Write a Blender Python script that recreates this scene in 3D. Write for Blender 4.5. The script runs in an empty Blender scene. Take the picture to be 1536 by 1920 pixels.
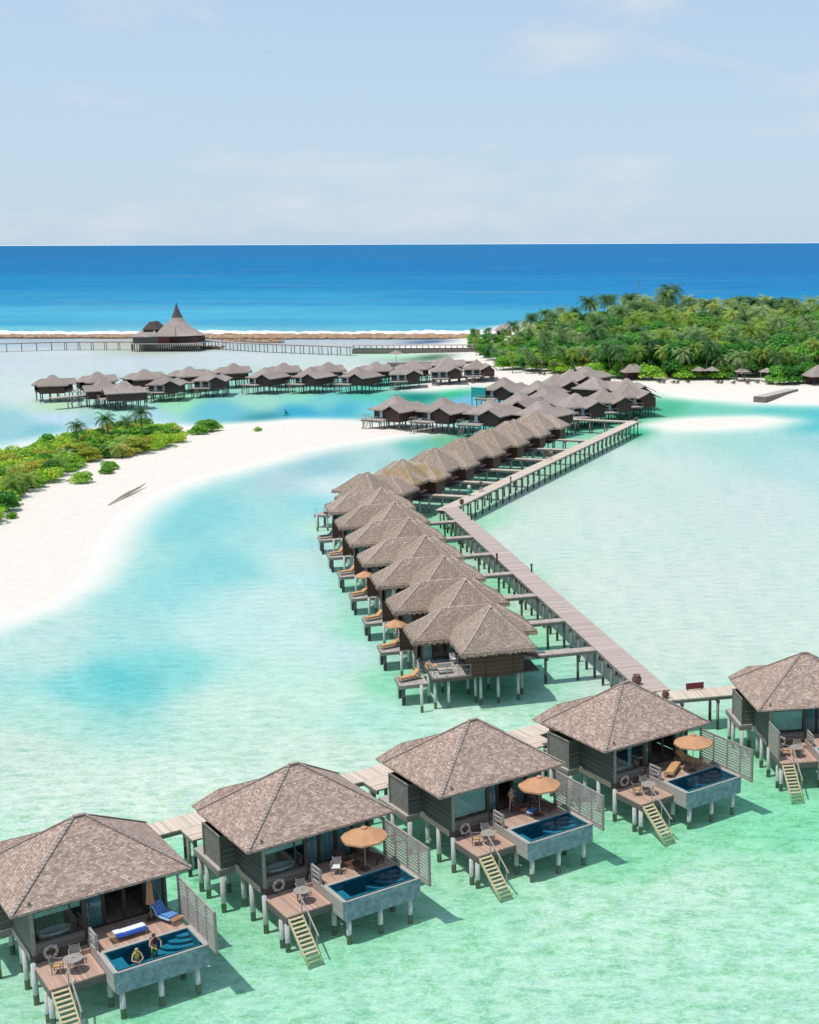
import bpy, math, random
import numpy as np
from mathutils import Vector, Matrix
random.seed(7); rng = np.random.default_rng(7)
SC = bpy.context.scene; COL = SC.collection
PI = math.pi; R = math.radians

# ------------------------------------------------------------------ camera
F, CXO, CAMH, ROLL = 2554.6, 350.0, 38.0, R(0.2)
PITCH = math.atan(504.4 / F)
def at(px, py, z=0.0):
    X = px - 768 - CXO; Y = py - 960
    X, Y = X*math.cos(ROLL) - Y*math.sin(ROLL), X*math.sin(ROLL) + Y*math.cos(ROLL)
    dy = F*math.cos(PITCH) - Y*math.sin(PITCH); dz = -(F*math.sin(PITCH) + Y*math.cos(PITCH))
    s = (z - CAMH) / dz
    return (X*s, dy*s)
def project(x, y, z=0.0):
    h = CAMH - z
    d = y*math.cos(PITCH) + h*math.sin(PITCH); v = h*math.cos(PITCH) - y*math.sin(PITCH)
    X = x/d*F; Y = v/d*F
    return 768+CXO+X*math.cos(ROLL)+Y*math.sin(ROLL), 960-X*math.sin(ROLL)+Y*math.cos(ROLL)
cam_d = bpy.data.cameras.new('camera'); cam = bpy.data.objects.new('camera', cam_d); COL.objects.link(cam)
cam.location = (0, 0, CAMH)
Mx = Matrix.Rotation(PI/2 - PITCH, 4, 'X') @ Matrix.Rotation(-ROLL, 4, 'Z')
cam.rotation_euler = Mx.to_euler()
cam_d.sensor_fit = 'VERTICAL'; cam_d.sensor_height = 24; cam_d.lens = 24*F/1920
cam_d.shift_x = -CXO/1920; cam_d.clip_start = 1; cam_d.clip_end = 200000
SC.camera = cam
SC.view_settings.view_transform = 'Standard'; SC.view_settings.look = 'None'; SC.view_settings.exposure = 0.0

# ------------------------------------------------------------------ light
SUN_AZ, SUN_EL = R(28), R(70)        # direction the light travels to, and height
dv = Vector((math.cos(SUN_AZ)*math.cos(SUN_EL), math.sin(SUN_AZ)*math.cos(SUN_EL), -math.sin(SUN_EL)))
sl = bpy.data.lights.new('sun', 'SUN'); sl.energy = 3.35; sl.angle = R(0.6); sl.color = (1, .955, .89)
so = bpy.data.objects.new('sun', sl); COL.objects.link(so); so.rotation_euler = dv.to_track_quat('-Z', 'Y').to_euler()
so.location = (-40, -40, 120)
W = bpy.data.worlds.new('World'); SC.world = W; W.use_nodes = True
nt = W.node_tree; bg = nt.nodes['Background']
sky = nt.nodes.new('ShaderNodeTexSky'); sky.sky_type = 'NISHITA'; sky.sun_disc = False
sky.sun_elevation = SUN_EL; sky.sun_rotation = math.atan2(-dv.x, -dv.y)
sky.air_density = 1.0; sky.dust_density = 0.5; sky.ozone_density = 2.0; sky.altitude = 0
def wn(t, **k):
    n = nt.nodes.new(t)
    for a, b in k.items(): setattr(n, a, b)
    return n
tc = wn('ShaderNodeTexCoord'); mp = wn('ShaderNodeMapping'); mp.inputs['Scale'].default_value = (1, 1, 3.2)
nt.links.new(tc.outputs['Generated'], mp.inputs[0])
cn = wn('ShaderNodeTexNoise'); cn.inputs['Scale'].default_value = 6.5; cn.inputs['Detail'].default_value = 9; cn.inputs['Roughness'].default_value = .58
nt.links.new(mp.outputs[0], cn.inputs['Vector'])
cr = wn('ShaderNodeValToRGB'); cr.color_ramp.elements[0].position = .53; cr.color_ramp.elements[1].position = .72
cr.color_ramp.elements[0].color = (0, 0, 0, 1); cr.color_ramp.elements[1].color = (.5, .5, .5, 1)
nt.links.new(cn.outputs[0], cr.inputs[0])
mxc = wn('ShaderNodeMix', data_type='RGBA'); mxc.inputs[7].default_value = (5.6, 5.7, 6.0, 1)
nt.links.new(cr.outputs[0], mxc.inputs[0])
sep = wn('ShaderNodeSeparateXYZ'); nt.links.new(tc.outputs['Generated'], sep.inputs[0])
hr = wn('ShaderNodeMapRange'); hr.inputs[1].default_value = 0.0; hr.inputs[2].default_value = .55; hr.inputs[3].default_value = .86; hr.inputs[4].default_value = .35; nt.links.new(sep.outputs[2], hr.inputs[0])
hz_ = wn('ShaderNodeMix', data_type='RGBA'); hz_.inputs[7].default_value = (3.65, 4.8, 6.0, 1); nt.links.new(hr.outputs[0], hz_.inputs[0]); nt.links.new(sky.outputs[0], hz_.inputs[6])
nt.links.new(hz_.outputs[2], mxc.inputs[6])
nt.links.new(mxc.outputs[2], bg.inputs[0]); bg.inputs[1].default_value = 0.14

# ------------------------------------------------------------------ materials
def newmat(name):
    m = bpy.data.materials.new(name); m.use_nodes = True
    t = m.node_tree; b = t.nodes['Principled BSDF']
    return m, t, b
def N(t, ty, **k):
    n = t.nodes.new(ty)
    for a, b in k.items():
        if a in n.bl_rna.properties.keys() and a != 'inputs': setattr(n, a, b)
        else: n.inputs[a].default_value = b
    return n
def L(t, a, b): t.links.new(a, b)
def mixc(t, f, a, b, bt='MIX'):
    n = t.nodes.new('ShaderNodeMix'); n.data_type = 'RGBA'; n.blend_type = bt
    for s, v in ((0, f), (6, a), (7, b)):
        if hasattr(v, 'is_linked'): t.links.new(v, n.inputs[s])
        else: n.inputs[s].default_value = v if s == 0 else (tuple(v)+(1,))[:4]
    return n.outputs[2]
def math_(t, op, a, b=None, c=None):
    n = t.nodes.new('ShaderNodeMath'); n.operation = op
    for i, v in enumerate((a, b, c)):
        if v is None: continue
        if hasattr(v, 'is_linked'): t.links.new(v, n.inputs[i])
        else: n.inputs[i].default_value = v
    return n.outputs[0]
def noise(t, vec, scale, detail=3, rough=.5, stretch=None):
    if stretch:
        m = N(t, 'ShaderNodeMapping'); m.inputs['Scale'].default_value = stretch; L(t, vec, m.inputs[0]); vec = m.outputs[0]
    n = N(t, 'ShaderNodeTexNoise'); n.inputs['Scale'].default_value = scale; n.inputs['Detail'].default_value = detail; n.inputs['Roughness'].default_value = rough
    L(t, vec, n.inputs['Vector']); return n.outputs[0]
def ramp(t, v, pts):
    r = N(t, 'ShaderNodeValToRGB'); e = r.color_ramp.elements
    while len(e) < len(pts): e.new(.5)
    for el, (p, c) in zip(e, pts):
        el.position = p; el.color = tuple(c)+(1,) if len(c) == 3 else c
    L(t, v, r.inputs[0]); return r.outputs[0]
def bump(t, b, h, strength=.4, dist=.05):
    n = N(t, 'ShaderNodeBump'); n.inputs['Strength'].default_value = strength; n.inputs['Distance'].default_value = dist
    L(t, h, n.inputs['Height']); L(t, n.outputs[0], b.inputs['Normal'])
def objco(t): return N(t, 'ShaderNodeTexCoord').outputs['Object']
def plain(name, col, rough=.7, var=.25, scale=4):
    m, t, b = newmat(name); v = noise(t, objco(t), scale, 4, .6)
    c = ramp(t, v, [(.3, [x*(1-var) for x in col]), (.7, [min(1, x*(1+var)) for x in col])])
    L(t, c, b.inputs['Base Color']); b.inputs['Roughness'].default_value = rough
    return m
def planks(name, col, width, axis, var=.35, grain=(1, 1, 1), gap=.09, rough=.75, col2=None):
    """boards side by side along one object axis"""
    m, t, b = newmat(name); co = objco(t)
    sx = N(t, 'ShaderNodeSeparateXYZ'); L(t, co, sx.inputs[0])
    q = math_(t, 'DIVIDE', sx.outputs[axis], width)
    idx = math_(t, 'FLOOR', q); fr = math_(t, 'SUBTRACT', q, idx)
    wnz = N(t, 'ShaderNodeTexWhiteNoise', noise_dimensions='1D'); L(t, idx, wnz.inputs['W'])
    g = noise(t, co, 3.0, 5, .65, grain)
    f = math_(t, 'ADD', math_(t, 'MULTIPLY', wnz.outputs[0], .55), math_(t, 'MULTIPLY', g, .6))
    c2 = col2 or [x*(1+var) for x in col]
    c = ramp(t, f, [(.25, [x*(1-var) for x in col]), (.6, col), (.9, c2)])
    edge = math_(t, 'LESS_THAN', fr, gap)
    c = mixc(t, math_(t, 'MULTIPLY', edge, .7), c, [x*.25 for x in col])
    L(t, c, b.inputs['Base Color']); b.inputs['Roughness'].default_value = rough
    bump(t, b, math_(t, 'SUBTRACT', g, math_(t, 'MULTIPLY', edge, 2)), .5, .02)
    return m
M = {}
# shingles (UV in metres: u along the course, v up the slope)
def shingles():
    m, t, b = newmat('cedar shingles'); uv = N(t, 'ShaderNodeUVMap').outputs[0]
    br = N(t, 'ShaderNodeTexBrick'); L(t, uv, br.inputs['Vector']); br.offset = .5
    for k, v in (('Scale', 1.0), ('Brick Width', .18), ('Row Height', .125), ('Mortar Size', .012), ('Mortar Smooth', .3), ('Bias', 0.0)): br.inputs[k].default_value = v
    br.inputs['Color1'].default_value = (0, 0, 0, 1); br.inputs['Color2'].default_value = (1, 1, 1, 1); br.inputs['Mortar'].default_value = (.45, .45, .45, 1)
    n1 = noise(t, uv, 1.4, 5, .6); n2 = noise(t, uv, 9, 4, .7, (1, 1.7, 1))
    f = math_(t, 'ADD', math_(t, 'MULTIPLY', br.outputs[0], .42), math_(t, 'MULTIPLY', n2, .58))
    c = ramp(t, f, [(.2, (.21, .14, .108)), (.42, (.385, .272, .213)), (.58, (.52, .385, .31)), (.8, (.76, .61, .505))])
    c = mixc(t, ramp(t, n1, [(.42, (0, 0, 0)), (.66, (.6, .6, .6))]), c, (.27, .185, .145))
    c = mixc(t, math_(t, 'MULTIPLY', br.outputs['Fac'], .55), c, (.10, .07, .055))
    L(t, c, b.inputs['Base Color']); b.inputs['Roughness'].default_value = .85
    sx = N(t, 'ShaderNodeSeparateXYZ'); L(t, uv, sx.inputs[0])
    fr = math_(t, 'FRACT', math_(t, 'DIVIDE', sx.outputs[1], .125))
    bump(t, b, math_(t, 'ADD', math_(t, 'MULTIPLY', fr, -1), math_(t, 'MULTIPLY', br.outputs[0], .6)), .8, .03)
    return m
M['shingle'] = shingles()
def thatch(name, base, light, dark):
    m, t, b = newmat(name); uv = N(t, 'ShaderNodeUVMap').outputs[0]
    a = noise(t, uv, 3.4, 6, .85, (2.2, .7, 1)); c_ = noise(t, uv, .45, 6, .7); d = noise(t, uv, 2.2, 7, .85, (.8, 3.2, 1))
    f = math_(t, 'ADD', math_(t, 'MULTIPLY', a, .5), math_(t, 'MULTIPLY', d, .5))
    c = ramp(t, f, [(.38, dark), (.5, base), (.61, light)])
    oi = N(t, 'ShaderNodeObjectInfo'); c = mixc(t, 1.0, c, ramp(t, oi.outputs['Random'], [(0, (.80, .78, .76)), (1, (1, 1, 1))]), 'MULTIPLY')
    c = mixc(t, ramp(t, c_, [(.42, (0, 0, 0)), (.62, (.6, .6, .6))]), c, [x*.66 for x in base])
    sx = N(t, 'ShaderNodeSeparateXYZ'); L(t, uv, sx.inputs[0])
    wob = math_(t, 'ADD', sx.outputs[1], math_(t, 'MULTIPLY', noise(t, uv, 1.5, 2), .35))
    fr = math_(t, 'FRACT', math_(t, 'DIVIDE', wob, .42))
    L(t, c, b.inputs['Base Color']); b.inputs['Roughness'].default_value = .95
    bump(t, b, math_(t, 'ADD', math_(t, 'MULTIPLY', fr, -.5), math_(t, 'MULTIPLY', f, 2.6)), 1.0, .1)
    return m
M['thatch'] = thatch('grey palm thatch', (.46, .35, .27), (.92, .76, .63), (.13, .09, .065))
M['thatch_far'] = thatch('weathered palm thatch', (.44, .36, .315), (.70, .60, .53), (.18, .14, .115))
M['thatch_gold'] = thatch('new golden thatch', (.50, .34, .16), (.82, .64, .38), (.20, .12, .06))
m = M['thatch_gold']; t = m.node_tree; b = t.nodes['Principled BSDF']; lk = b.inputs['Base Color'].links[0].from_socket
pn = ramp(t, noise(t, objco(t), .45, 3, .6), [(.40, (0, 0, 0)), (.56, (1, 1, 1))]); gr = mixc(t, noise(t, objco(t), 3.0, 6, .8, (1, 1, 2)), (.22, .16, .12), (.72, .60, .50)); L(t, mixc(t, pn, gr, lk), b.inputs['Base Color'])
M['thatch_dark'] = thatch('dark shingle roofing', (.11, .085, .075), (.19, .15, .13), (.05, .04, .035))
M['cap'] = plain('ridge thatch', (.47, .365, .30), .95, .35, 5)
M['cap_shingle'] = plain('ridge board', (.33, .26, .22), .8, .35, 6)
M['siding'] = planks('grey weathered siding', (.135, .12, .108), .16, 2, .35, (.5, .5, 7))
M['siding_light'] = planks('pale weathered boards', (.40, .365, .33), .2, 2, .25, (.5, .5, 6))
M['screenwood'] = plain('silvered slat wood', (.36, .32, .285), .8, .3, 7)
M['post'] = plain('weathered post wood', (.25, .235, .20), .8, .3, 6)
M['frame'] = plain('dark timber frame', (.05, .032, .024), .6, .3, 6)
M['darkwood'] = planks('dark brown boarding', (.095, .045, .032), .18, 2, .35, (1, 1, 5))
M['darkwood_far'] = plain('dark brown wall', (.075, .036, .028), .8, .35, 2)
M['deck'] = planks('red brown decking', (.50, .33, .25), .14, 0, .25, (6, .6, 1))
M['deck_grey'] = planks('grey decking', (.46, .40, .35), .16, 0, .2, (5, .6, 1))
M['pier'] = planks('sun bleached pier boards', (.66, .54, .43), .17, 1, .22, (.5, 5, 1), .1)
M['pier_pink'] = planks('greyed pier boards', (.50, .40, .345), .17, 1, .22, (.5, 5, 1), .1)
M['beam'] = plain('grey timber beam', (.24, .21, .18), .8, .3, 4)
M['beam_dark'] = plain('dark timber beam', (.10, .075, .06), .8, .3, 4)
M['stairwood'] = plain('yellowed stair timber', (.60, .50, .31), .75, .25, 8)
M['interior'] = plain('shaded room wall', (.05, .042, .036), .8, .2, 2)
M['white'] = plain('white enamel', (.8, .8, .78), .35, .05, 3)
M['curtain'] = planks('pale blue curtain', (.42, .58, .64), .11, 0, .22, (8, 8, .4), .2)
M['blind'] = plain('pale roller blind', (.62, .66, .62), .7, .06, 3)
M['umbrella'] = plain('orange brown canvas', (.52, .27, .135), .75, .1, 2)
M['umbrella_white'] = plain('off white canvas', (.62, .6, .56), .75, .1, 2)
M['teak'] = plain('teak', (.42, .27, .16), .6, .25, 6)
M['teak_dark'] = plain('dark teak', (.12, .06, .045), .6, .25, 6)
M['cushion'] = plain('orange cushion', (.56, .31, .13), .8, .12, 4)
M['buoy'] = plain('faded lifebuoy', (.42, .33, .29), .6, .15, 8)
M['tabletop'] = plain('weathered table top', (.34, .30, .26), .6, .2, 6)
M['rattan'] = plain('grey wicker', (.26, .24, .22), .8, .25, 12)
M['skin'] = plain('skin', (.50, .29, .20), .5, .08, 8)
M['hair_dark'] = plain('dark hair', (.03, .02, .015), .6, .2, 20)
M['hair_blond'] = plain('fair hair', (.55, .33, .13), .6, .2, 20)
M['navy'] = plain('navy swimwear', (.012, .03, .08), .7, .2, 8)
M['yellow'] = plain('yellow green swim vest', (.5, .55, .06), .6, .2, 8)
M['maroon'] = plain('maroon swim vest', (.14, .02, .05), .6, .2, 8)
M['teal'] = plain('teal cloth', (.01, .30, .28), .8, .15, 5)
M['black'] = plain('black cloth', (.02, .02, .025), .7, .2, 5)
M['shirt'] = plain('white shirt', (.8, .8, .82), .8, .06, 5)
M['pot'] = plain('terracotta', (.16, .075, .05), .6, .3, 8)
M['metal'] = plain('galvanised metal', (.45, .46, .45), .35, .1, 8)
M['bark'] = plain('palm bark', (.22, .18, .14), .9, .3, 5)
M['driftwood'] = plain('driftwood', (.42, .33, .24), .9, .3, 5)
M['rock'] = plain('reef rock', (.36, .22, .13), .9, .45, .6)
M['foam'] = plain('white foam', (.82, .84, .84), .9, .05, .2)
M['concrete_quay'] = plain('stained concrete', (.18, .15, .13), .9, .3, 1)
M['red'] = plain('dark red panels', (.17, .03, .045), .8, .3, 2)
M['grey_bird'] = plain('grey plumage', (.35, .37, .38), .7, .2, 20)
m, t, b = newmat('blue and white stripe'); co = objco(t); sx = N(t, 'ShaderNodeSeparateXYZ'); L(t, co, sx.inputs[0])
f = math_(t, 'LESS_THAN', math_(t, 'FRACT', math_(t, 'DIVIDE', sx.outputs[0], .12)), .3)
L(t, mixc(t, f, (.01, .10, .45), (.35, .6, .8)), b.inputs['Base Color']); b.inputs['Roughness'].default_value = .9; M['stripe'] = m
m, t, b = newmat('white towel blue edge'); co = objco(t); sx = N(t, 'ShaderNodeSeparateXYZ'); L(t, co, sx.inputs[0])
f = math_(t, 'LESS_THAN', sx.outputs[0], -.14)
L(t, mixc(t, f, (.8, .82, .86), (.04, .12, .5)), b.inputs['Base Color']); b.inputs['Roughness'].default_value = .9; M['towel'] = m
# pile: pale render coat, dark tide band at the foot
def pile_mat(name, up, foot, zt):
    m, t, b = newmat(name); co = objco(t); sx = N(t, 'ShaderNodeSeparateXYZ'); L(t, co, sx.inputs[0])
    n = noise(t, co, 5, 4, .7)
    z = math_(t, 'ADD', sx.outputs[2], math_(t, 'MULTIPLY', math_(t, 'SUBTRACT', n, .5), .25))
    wet = math_(t, 'LESS_THAN', z, zt)
    c = ramp(t, n, [(.3, [x*.7 for x in up]), (.7, up)])
    L(t, mixc(t, wet, c, foot), b.inputs['Base Color']); b.inputs['Roughness'].default_value = .85
    return m
M['pile'] = pile_mat('whitewashed pile', (.60, .60, .57), (.17, .16, .12), .02)
M['pile_dark'] = pile_mat('timber pile', (.16, .15, .14), (.05, .045, .04), .2)
M['pile_pier'] = pile_mat('weathered pier pile', (.27, .25, .21), (.06, .06, .045), .25)
# pool
def teal_conc():
    m, t, b = newmat('mottled blue concrete'); co = objco(t)
    n = noise(t, co, 2.2, 8, .72); n2 = noise(t, co, 9, 5, .7, (1, 1, .45))
    c = ramp(t, n, [(.34, (.10, .155, .185)), (.5, (.19, .265, .30)), (.66, (.32, .40, .43))])
    c = mixc(t, ramp(t, n2, [(.45, (0, 0, 0)), (.7, (.6, .6, .6))]), c, (.12, .20, .24))
    L(t, c, b.inputs['Base Color']); b.inputs['Roughness'].default_value = .7; return m
M['poolwall'] = teal_conc()
M['pooltile'] = plain('deep blue pool tile', (.015, .16, .21), .35, .35, 5)
M['gutter'] = plain('dark gutter', (.03, .035, .035), .6, .3, 4)
M['poolstep'] = plain('pale pool step', (.05, .27, .36), .5, .15, 4)
def water_like(name, tint, glossfac, rough, bscale, bstr, bd):
    m = bpy.data.materials.new(name); m.use_nodes = True; t = m.node_tree; t.nodes.clear()
    o = N(t, 'ShaderNodeOutputMaterial'); tr = N(t, 'ShaderNodeBsdfTransparent'); tr.inputs[0].default_value = tuple(tint)+(1,)
    g = N(t, 'ShaderNodeBsdfGlossy'); g.inputs['Roughness'].default_value = rough
    fr = N(t, 'ShaderNodeFresnel'); fr.inputs[0].default_value = 1.33
    mx = N(t, 'ShaderNodeMixShader'); bp = N(t, 'ShaderNodeBump'); bp.inputs['Strength'].default_value = bstr; bp.inputs['Distance'].default_value = bd
    n = noise(t, N(t, 'ShaderNodeNewGeometry').outputs['Position'], bscale, 3, .6)
    L(t, n, bp.inputs['Height']); L(t, bp.outputs[0], g.inputs['Normal']); L(t, bp.outputs[0], fr.inputs['Normal'])
    L(t, math_(t, 'MULTIPLY', fr.outputs[0], glossfac), mx.inputs[0]); L(t, tr.outputs[0], mx.inputs[1]); L(t, g.outputs[0], mx.inputs[2]); L(t, mx.outputs[0], o.inputs[0])
    return m
M['poolwater'] = water_like('pool water', (.55, .84, .92), 1.0, .05, 3, .3, .05)
M['glass'] = water_like('window glass', (.75, .85, .85), 1.6, .02, .3, .02, .05)
# leaves
def leafmat(name, c1, c2, c3, sc=.5):
    m, t, b = newmat(name); co = objco(t); n = noise(t, co, sc, 3, .6)
    oi = N(t, 'ShaderNodeObjectInfo'); f = math_(t, 'ADD', math_(t, 'MULTIPLY', n, .7), math_(t, 'MULTIPLY', oi.outputs['Random'], .3))
    c = ramp(t, f, [(.3, c1), (.5, c2), (.72, c3)])
    L(t, c, b.inputs['Base Color']); b.inputs['Roughness'].default_value = .5
    b.inputs['Subsurface Weight'].default_value = 0
    tl = N(t, 'ShaderNodeBsdfTranslucent'); L(t, c, tl.inputs[0]); mx = N(t, 'ShaderNodeMixShader'); mx.inputs[0].default_value = .35
    out = [x for x in t.nodes if x.type == 'OUTPUT_MATERIAL'][0]
    L(t, b.outputs[0], mx.inputs[1]); L(t, tl.outputs[0], mx.inputs[2]); L(t, mx.outputs[0], out.inputs[0])
    return m
M['leaf_a'] = leafmat('bright leaves', (.06, .24, .015), (.14, .44, .025), (.32, .62, .045))
M['leaf_b'] = leafmat('deep leaves', (.02, .13, .018), (.06, .29, .028), (.18, .50, .05))
M['leaf_c'] = leafmat('yellow green leaves', (.28, .50, .02), (.50, .68, .04), (.70, .76, .09))
M['leaf_o'] = leafmat('orange tinged leaves', (.24, .28, .02), (.48, .42, .04), (.68, .50, .08))
M['frond_a'] = leafmat('palm fronds', (.03, .11, .03), (.11, .25, .06), (.50, .58, .26), .7)
M['frond_b'] = leafmat('yellowed palm fronds', (.13, .26, .03), (.28, .42, .05), (.56, .58, .16), .5)

# ------------------------------------------------------------------ mesh builder
class MB:
    def __init__(s): s.v = []; s.f = []; s.m = []; s.uv = []
    def face(s, pts, m=0, uv=None):
        n = len(s.v); s.v += [tuple(p) for p in pts]; s.f.append(tuple(range(n, n+len(pts)))); s.m.append(m); s.uv.append(uv)
    def box(s, x0, y0, z0, x1, y1, z1, m=0):
        if x0 > x1: x0, x1 = x1, x0
        if y0 > y1: y0, y1 = y1, y0
        if z0 > z1: z0, z1 = z1, z0
        n = len(s.v); s.v += [(x0,y0,z0),(x1,y0,z0),(x1,y1,z0),(x0,y1,z0),(x0,y0,z1),(x1,y0,z1),(x1,y1,z1),(x0,y1,z1)]
        for f in ((0,3,2,1),(4,5,6,7),(0,1,5,4),(1,2,6,5),(2,3,7,6),(3,0,4,7)): s.f.append(tuple(n+i for i in f)); s.m.append(m); s.uv.append(None)
        return s
    def beam(s, a, b, w, h, m=0, up=(0, 0, 1)):
        a = Vector(a); b = Vector(b); d = (b-a).normalized(); u = Vector(up)
        if abs(d.dot(u)) > .98: u = Vector((1, 0, 0))
        r = d.cross(u).normalized(); u2 = r.cross(d).normalized(); r *= w/2; u2 *= h/2
        n = len(s.v)
        for p in (a, b):
            for q in (-r-u2, r-u2, r+u2, -r+u2): s.v.append(tuple(p+q))
        for f in ((0,1,2,3),(7,6,5,4),(0,4,5,1),(1,5,6,2),(2,6,7,3),(3,7,4,0)): s.f.append(tuple(n+i for i in f)); s.m.append(m); s.uv.append(None)
        return s
    def tube(s, pts, rad, n=8, m=0, cap=True):
        pts = [Vector(p) for p in pts]
        if not hasattr(rad, '__len__'): rad = [rad]*len(pts)
        base = len(s.v); k = len(pts)
        for i, p in enumerate(pts):
            d = (pts[min(i+1, k-1)] - pts[max(i-1, 0)]).normalized()
            u = Vector((0, 0, 1)) if abs(d.z) < .9 else Vector((1, 0, 0))
            r = d.cross(u).normalized(); u2 = r.cross(d)
            for j in range(n):
                a = 2*PI*j/n; s.v.append(tuple(p + (r*math.cos(a)+u2*math.sin(a))*rad[i]))
        for i in range(k-1):
            for j in range(n):
                a = base+i*n+j; b2 = base+i*n+(j+1) % n
                s.f.append((a, b2, b2+n, a+n)); s.m.append(m); s.uv.append(None)
        if cap:
            s.f.append(tuple(base+j for j in reversed(range(n)))); s.m.append(m); s.uv.append(None)
            s.f.append(tuple(base+(k-1)*n+j for j in range(n))); s.m.append(m); s.uv.append(None)
        return s
    def cyl(s, x, y, z0, z1, r, n=10, m=0, r1=None): return s.tube([(x, y, z0), (x, y, z1)], [r, r if r1 is None else r1], n, m)
    def lathe(s, x, y, prof, n=12, m=0, sx=1, sy=1):
        base = len(s.v)
        for r, z in prof:
            for j in range(n): s.v.append((x+r*sx*math.cos(2*PI*j/n), y+r*sy*math.sin(2*PI*j/n), z))
        for i in range(len(prof)-1):
            for j in range(n):
                a = base+i*n+j; b2 = base+i*n+(j+1) % n; s.f.append((a, b2, b2+n, a+n)); s.m.append(m); s.uv.append(None)
        return s
    def build(s, name, mats, parent=None, smooth=False, loc=None, rotz=0):
        me = bpy.data.meshes.new(name); me.from_pydata(s.v, [], s.f)
        if not isinstance(mats, (list, tuple)): mats = [mats]
        for q in mats: me.materials.append(M[q] if isinstance(q, str) else q)
        me.polygons.foreach_set('material_index', s.m)
        if any(u is not None for u in s.uv):
            ul = me.uv_layers.new(name='UVMap'); i = 0; d = ul.data
            for f, u in zip(s.f, s.uv):
                for k in range(len(f)):
                    if u is not None: d[i].uv = u[k]
                    i += 1
        if smooth: me.polygons.foreach_set('use_smooth', [True]*len(me.polygons))
        me.update()
        o = bpy.data.objects.new(name, me); COL.objects.link(o)
        if parent: o.parent = parent
        if loc: o.location = loc
        o.rotation_euler.z = rotz
        return o
def thing(name, label, cat, loc=(0, 0, 0), rotz=0, group=None):
    o = bpy.data.objects.new(name, None); COL.objects.link(o); o.location = loc; o.rotation_euler.z = rotz; o.empty_display_size = .3
    return tag(o, label, cat, group)
def tag(o, label=None, cat=None, group=None, kind=None):
    if label: o['label'] = label
    if cat: o['category'] = cat
    if group: o['group'] = group
    if kind: o['kind'] = kind
    return o
KIDS = {}
def copy_tree(root, label, loc, rotz, group=None, scale=None):
    kids = [c for c in root.children]
    r = root.copy(); COL.objects.link(r); r.location = loc; r.rotation_euler = (0, 0, rotz)
    if scale: r.scale = (scale,)*3 if not hasattr(scale, '__len__') else scale
    r['label'] = label
    if group: r['group'] = group
    out = {}
    for ch in kids:
        c = ch.copy(); COL.objects.link(c); c.parent = r; out.setdefault(ch.name.split('.')[0], []).append(c)
        for g in ch.children:
            d = g.copy(); COL.objects.link(d); d.parent = c
    r_parts[r.name] = out
    return r
r_parts = {}
def xf(frame, u, w):   # local villa frame -> world
    X, Y, a = frame; c, s = math.cos(a), math.sin(a)
    return (X+u*c-w*s, Y+u*s+w*c)

# hip roof: rectangular loops shrinking to a ridge, optional concave profile; UV in metres
def hip_roof(mb, x0, y0, x1, y1, ze, zr, rx, ry, pw=1.0, steps=1, thick=.14, div=1, jit=0, m=0, mu=1, cx=None, cy=None):
    cx = (x0+x1)/2 if cx is None else cx; cy = (y0+y1)/2 if cy is None else cy
    end = [(cx-rx, cy-ry), (cx+rx, cy-ry), (cx+rx, cy+ry), (cx-rx, cy+ry)]
    st = [(x0, y0), (x1, y0), (x1, y1), (x0, y1)]
    for side in range(4):
        a0, b0 = st[side], st[(side+1) % 4]; a1, b1 = end[side], end[(side+1) % 4]
        run = math.hypot((a1[0]+b1[0]-a0[0]-b0[0])/2, (a1[1]+b1[1]-a0[1]-b0[1])/2)
        slope = math.hypot(run, zr-ze); wid = math.hypot(b0[0]-a0[0], b0[1]-a0[1])
        gw = math.hypot(b1[0]-a1[0], b1[1]-a1[1])
        grid = []
        for i in range(steps+1):
            tt = i/steps; row = []
            z = ze+(zr-ze)*tt**pw
            for j in range(div+1):
                k = j/div
                p = [(a0[q]+(b0[q]-a0[q])*k)*(1-tt)+(a1[q]+(b1[q]-a1[q])*k)*tt for q in (0, 1)]
                zz = z
                if jit and 0 < j < div and i < steps: zz += random.uniform(-jit, jit)
                w_ = wid*(1-tt)+gw*tt
                row.append(((p[0], p[1], zz), ((k-.5)*w_+side*37.3, tt*slope)))
            grid.append(row)
        for i in range(steps):
            for j in range(div):
                q = [grid[i][j], grid[i][j+1], grid[i+1][j+1], grid[i+1][j]]
                mb.face([p[0] for p in q], m, [p[1] for p in q])
        # fascia
        for j in range(div):
            p, q = grid[0][j], grid[0][j+1]
            mb.face([(p[0][0], p[0][1], p[0][2]-thick), (q[0][0], q[0][1], q[0][2]-thick), q[0], p[0]], m, [(p[1][0], -thick), (q[1][0], -thick), q[1], p[1]])
    # sloped underside
    ins = .02
    und = [(x0+ins, y0+ins), (x1-ins, y0+ins), (x1-ins, y1-ins), (x0+ins, y1-ins)]
    for side in range(4):
        a0, b0 = und[side], und[(side+1) % 4]; a1, b1 = end[side], end[(side+1) % 4]
        mb.face([(a0[0], a0[1], ze-thick), (a1[0], a1[1], zr-thick-.25), (b1[0], b1[1], zr-thick-.25), (b0[0], b0[1], ze-thick)], mu)
    return st, end
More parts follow.
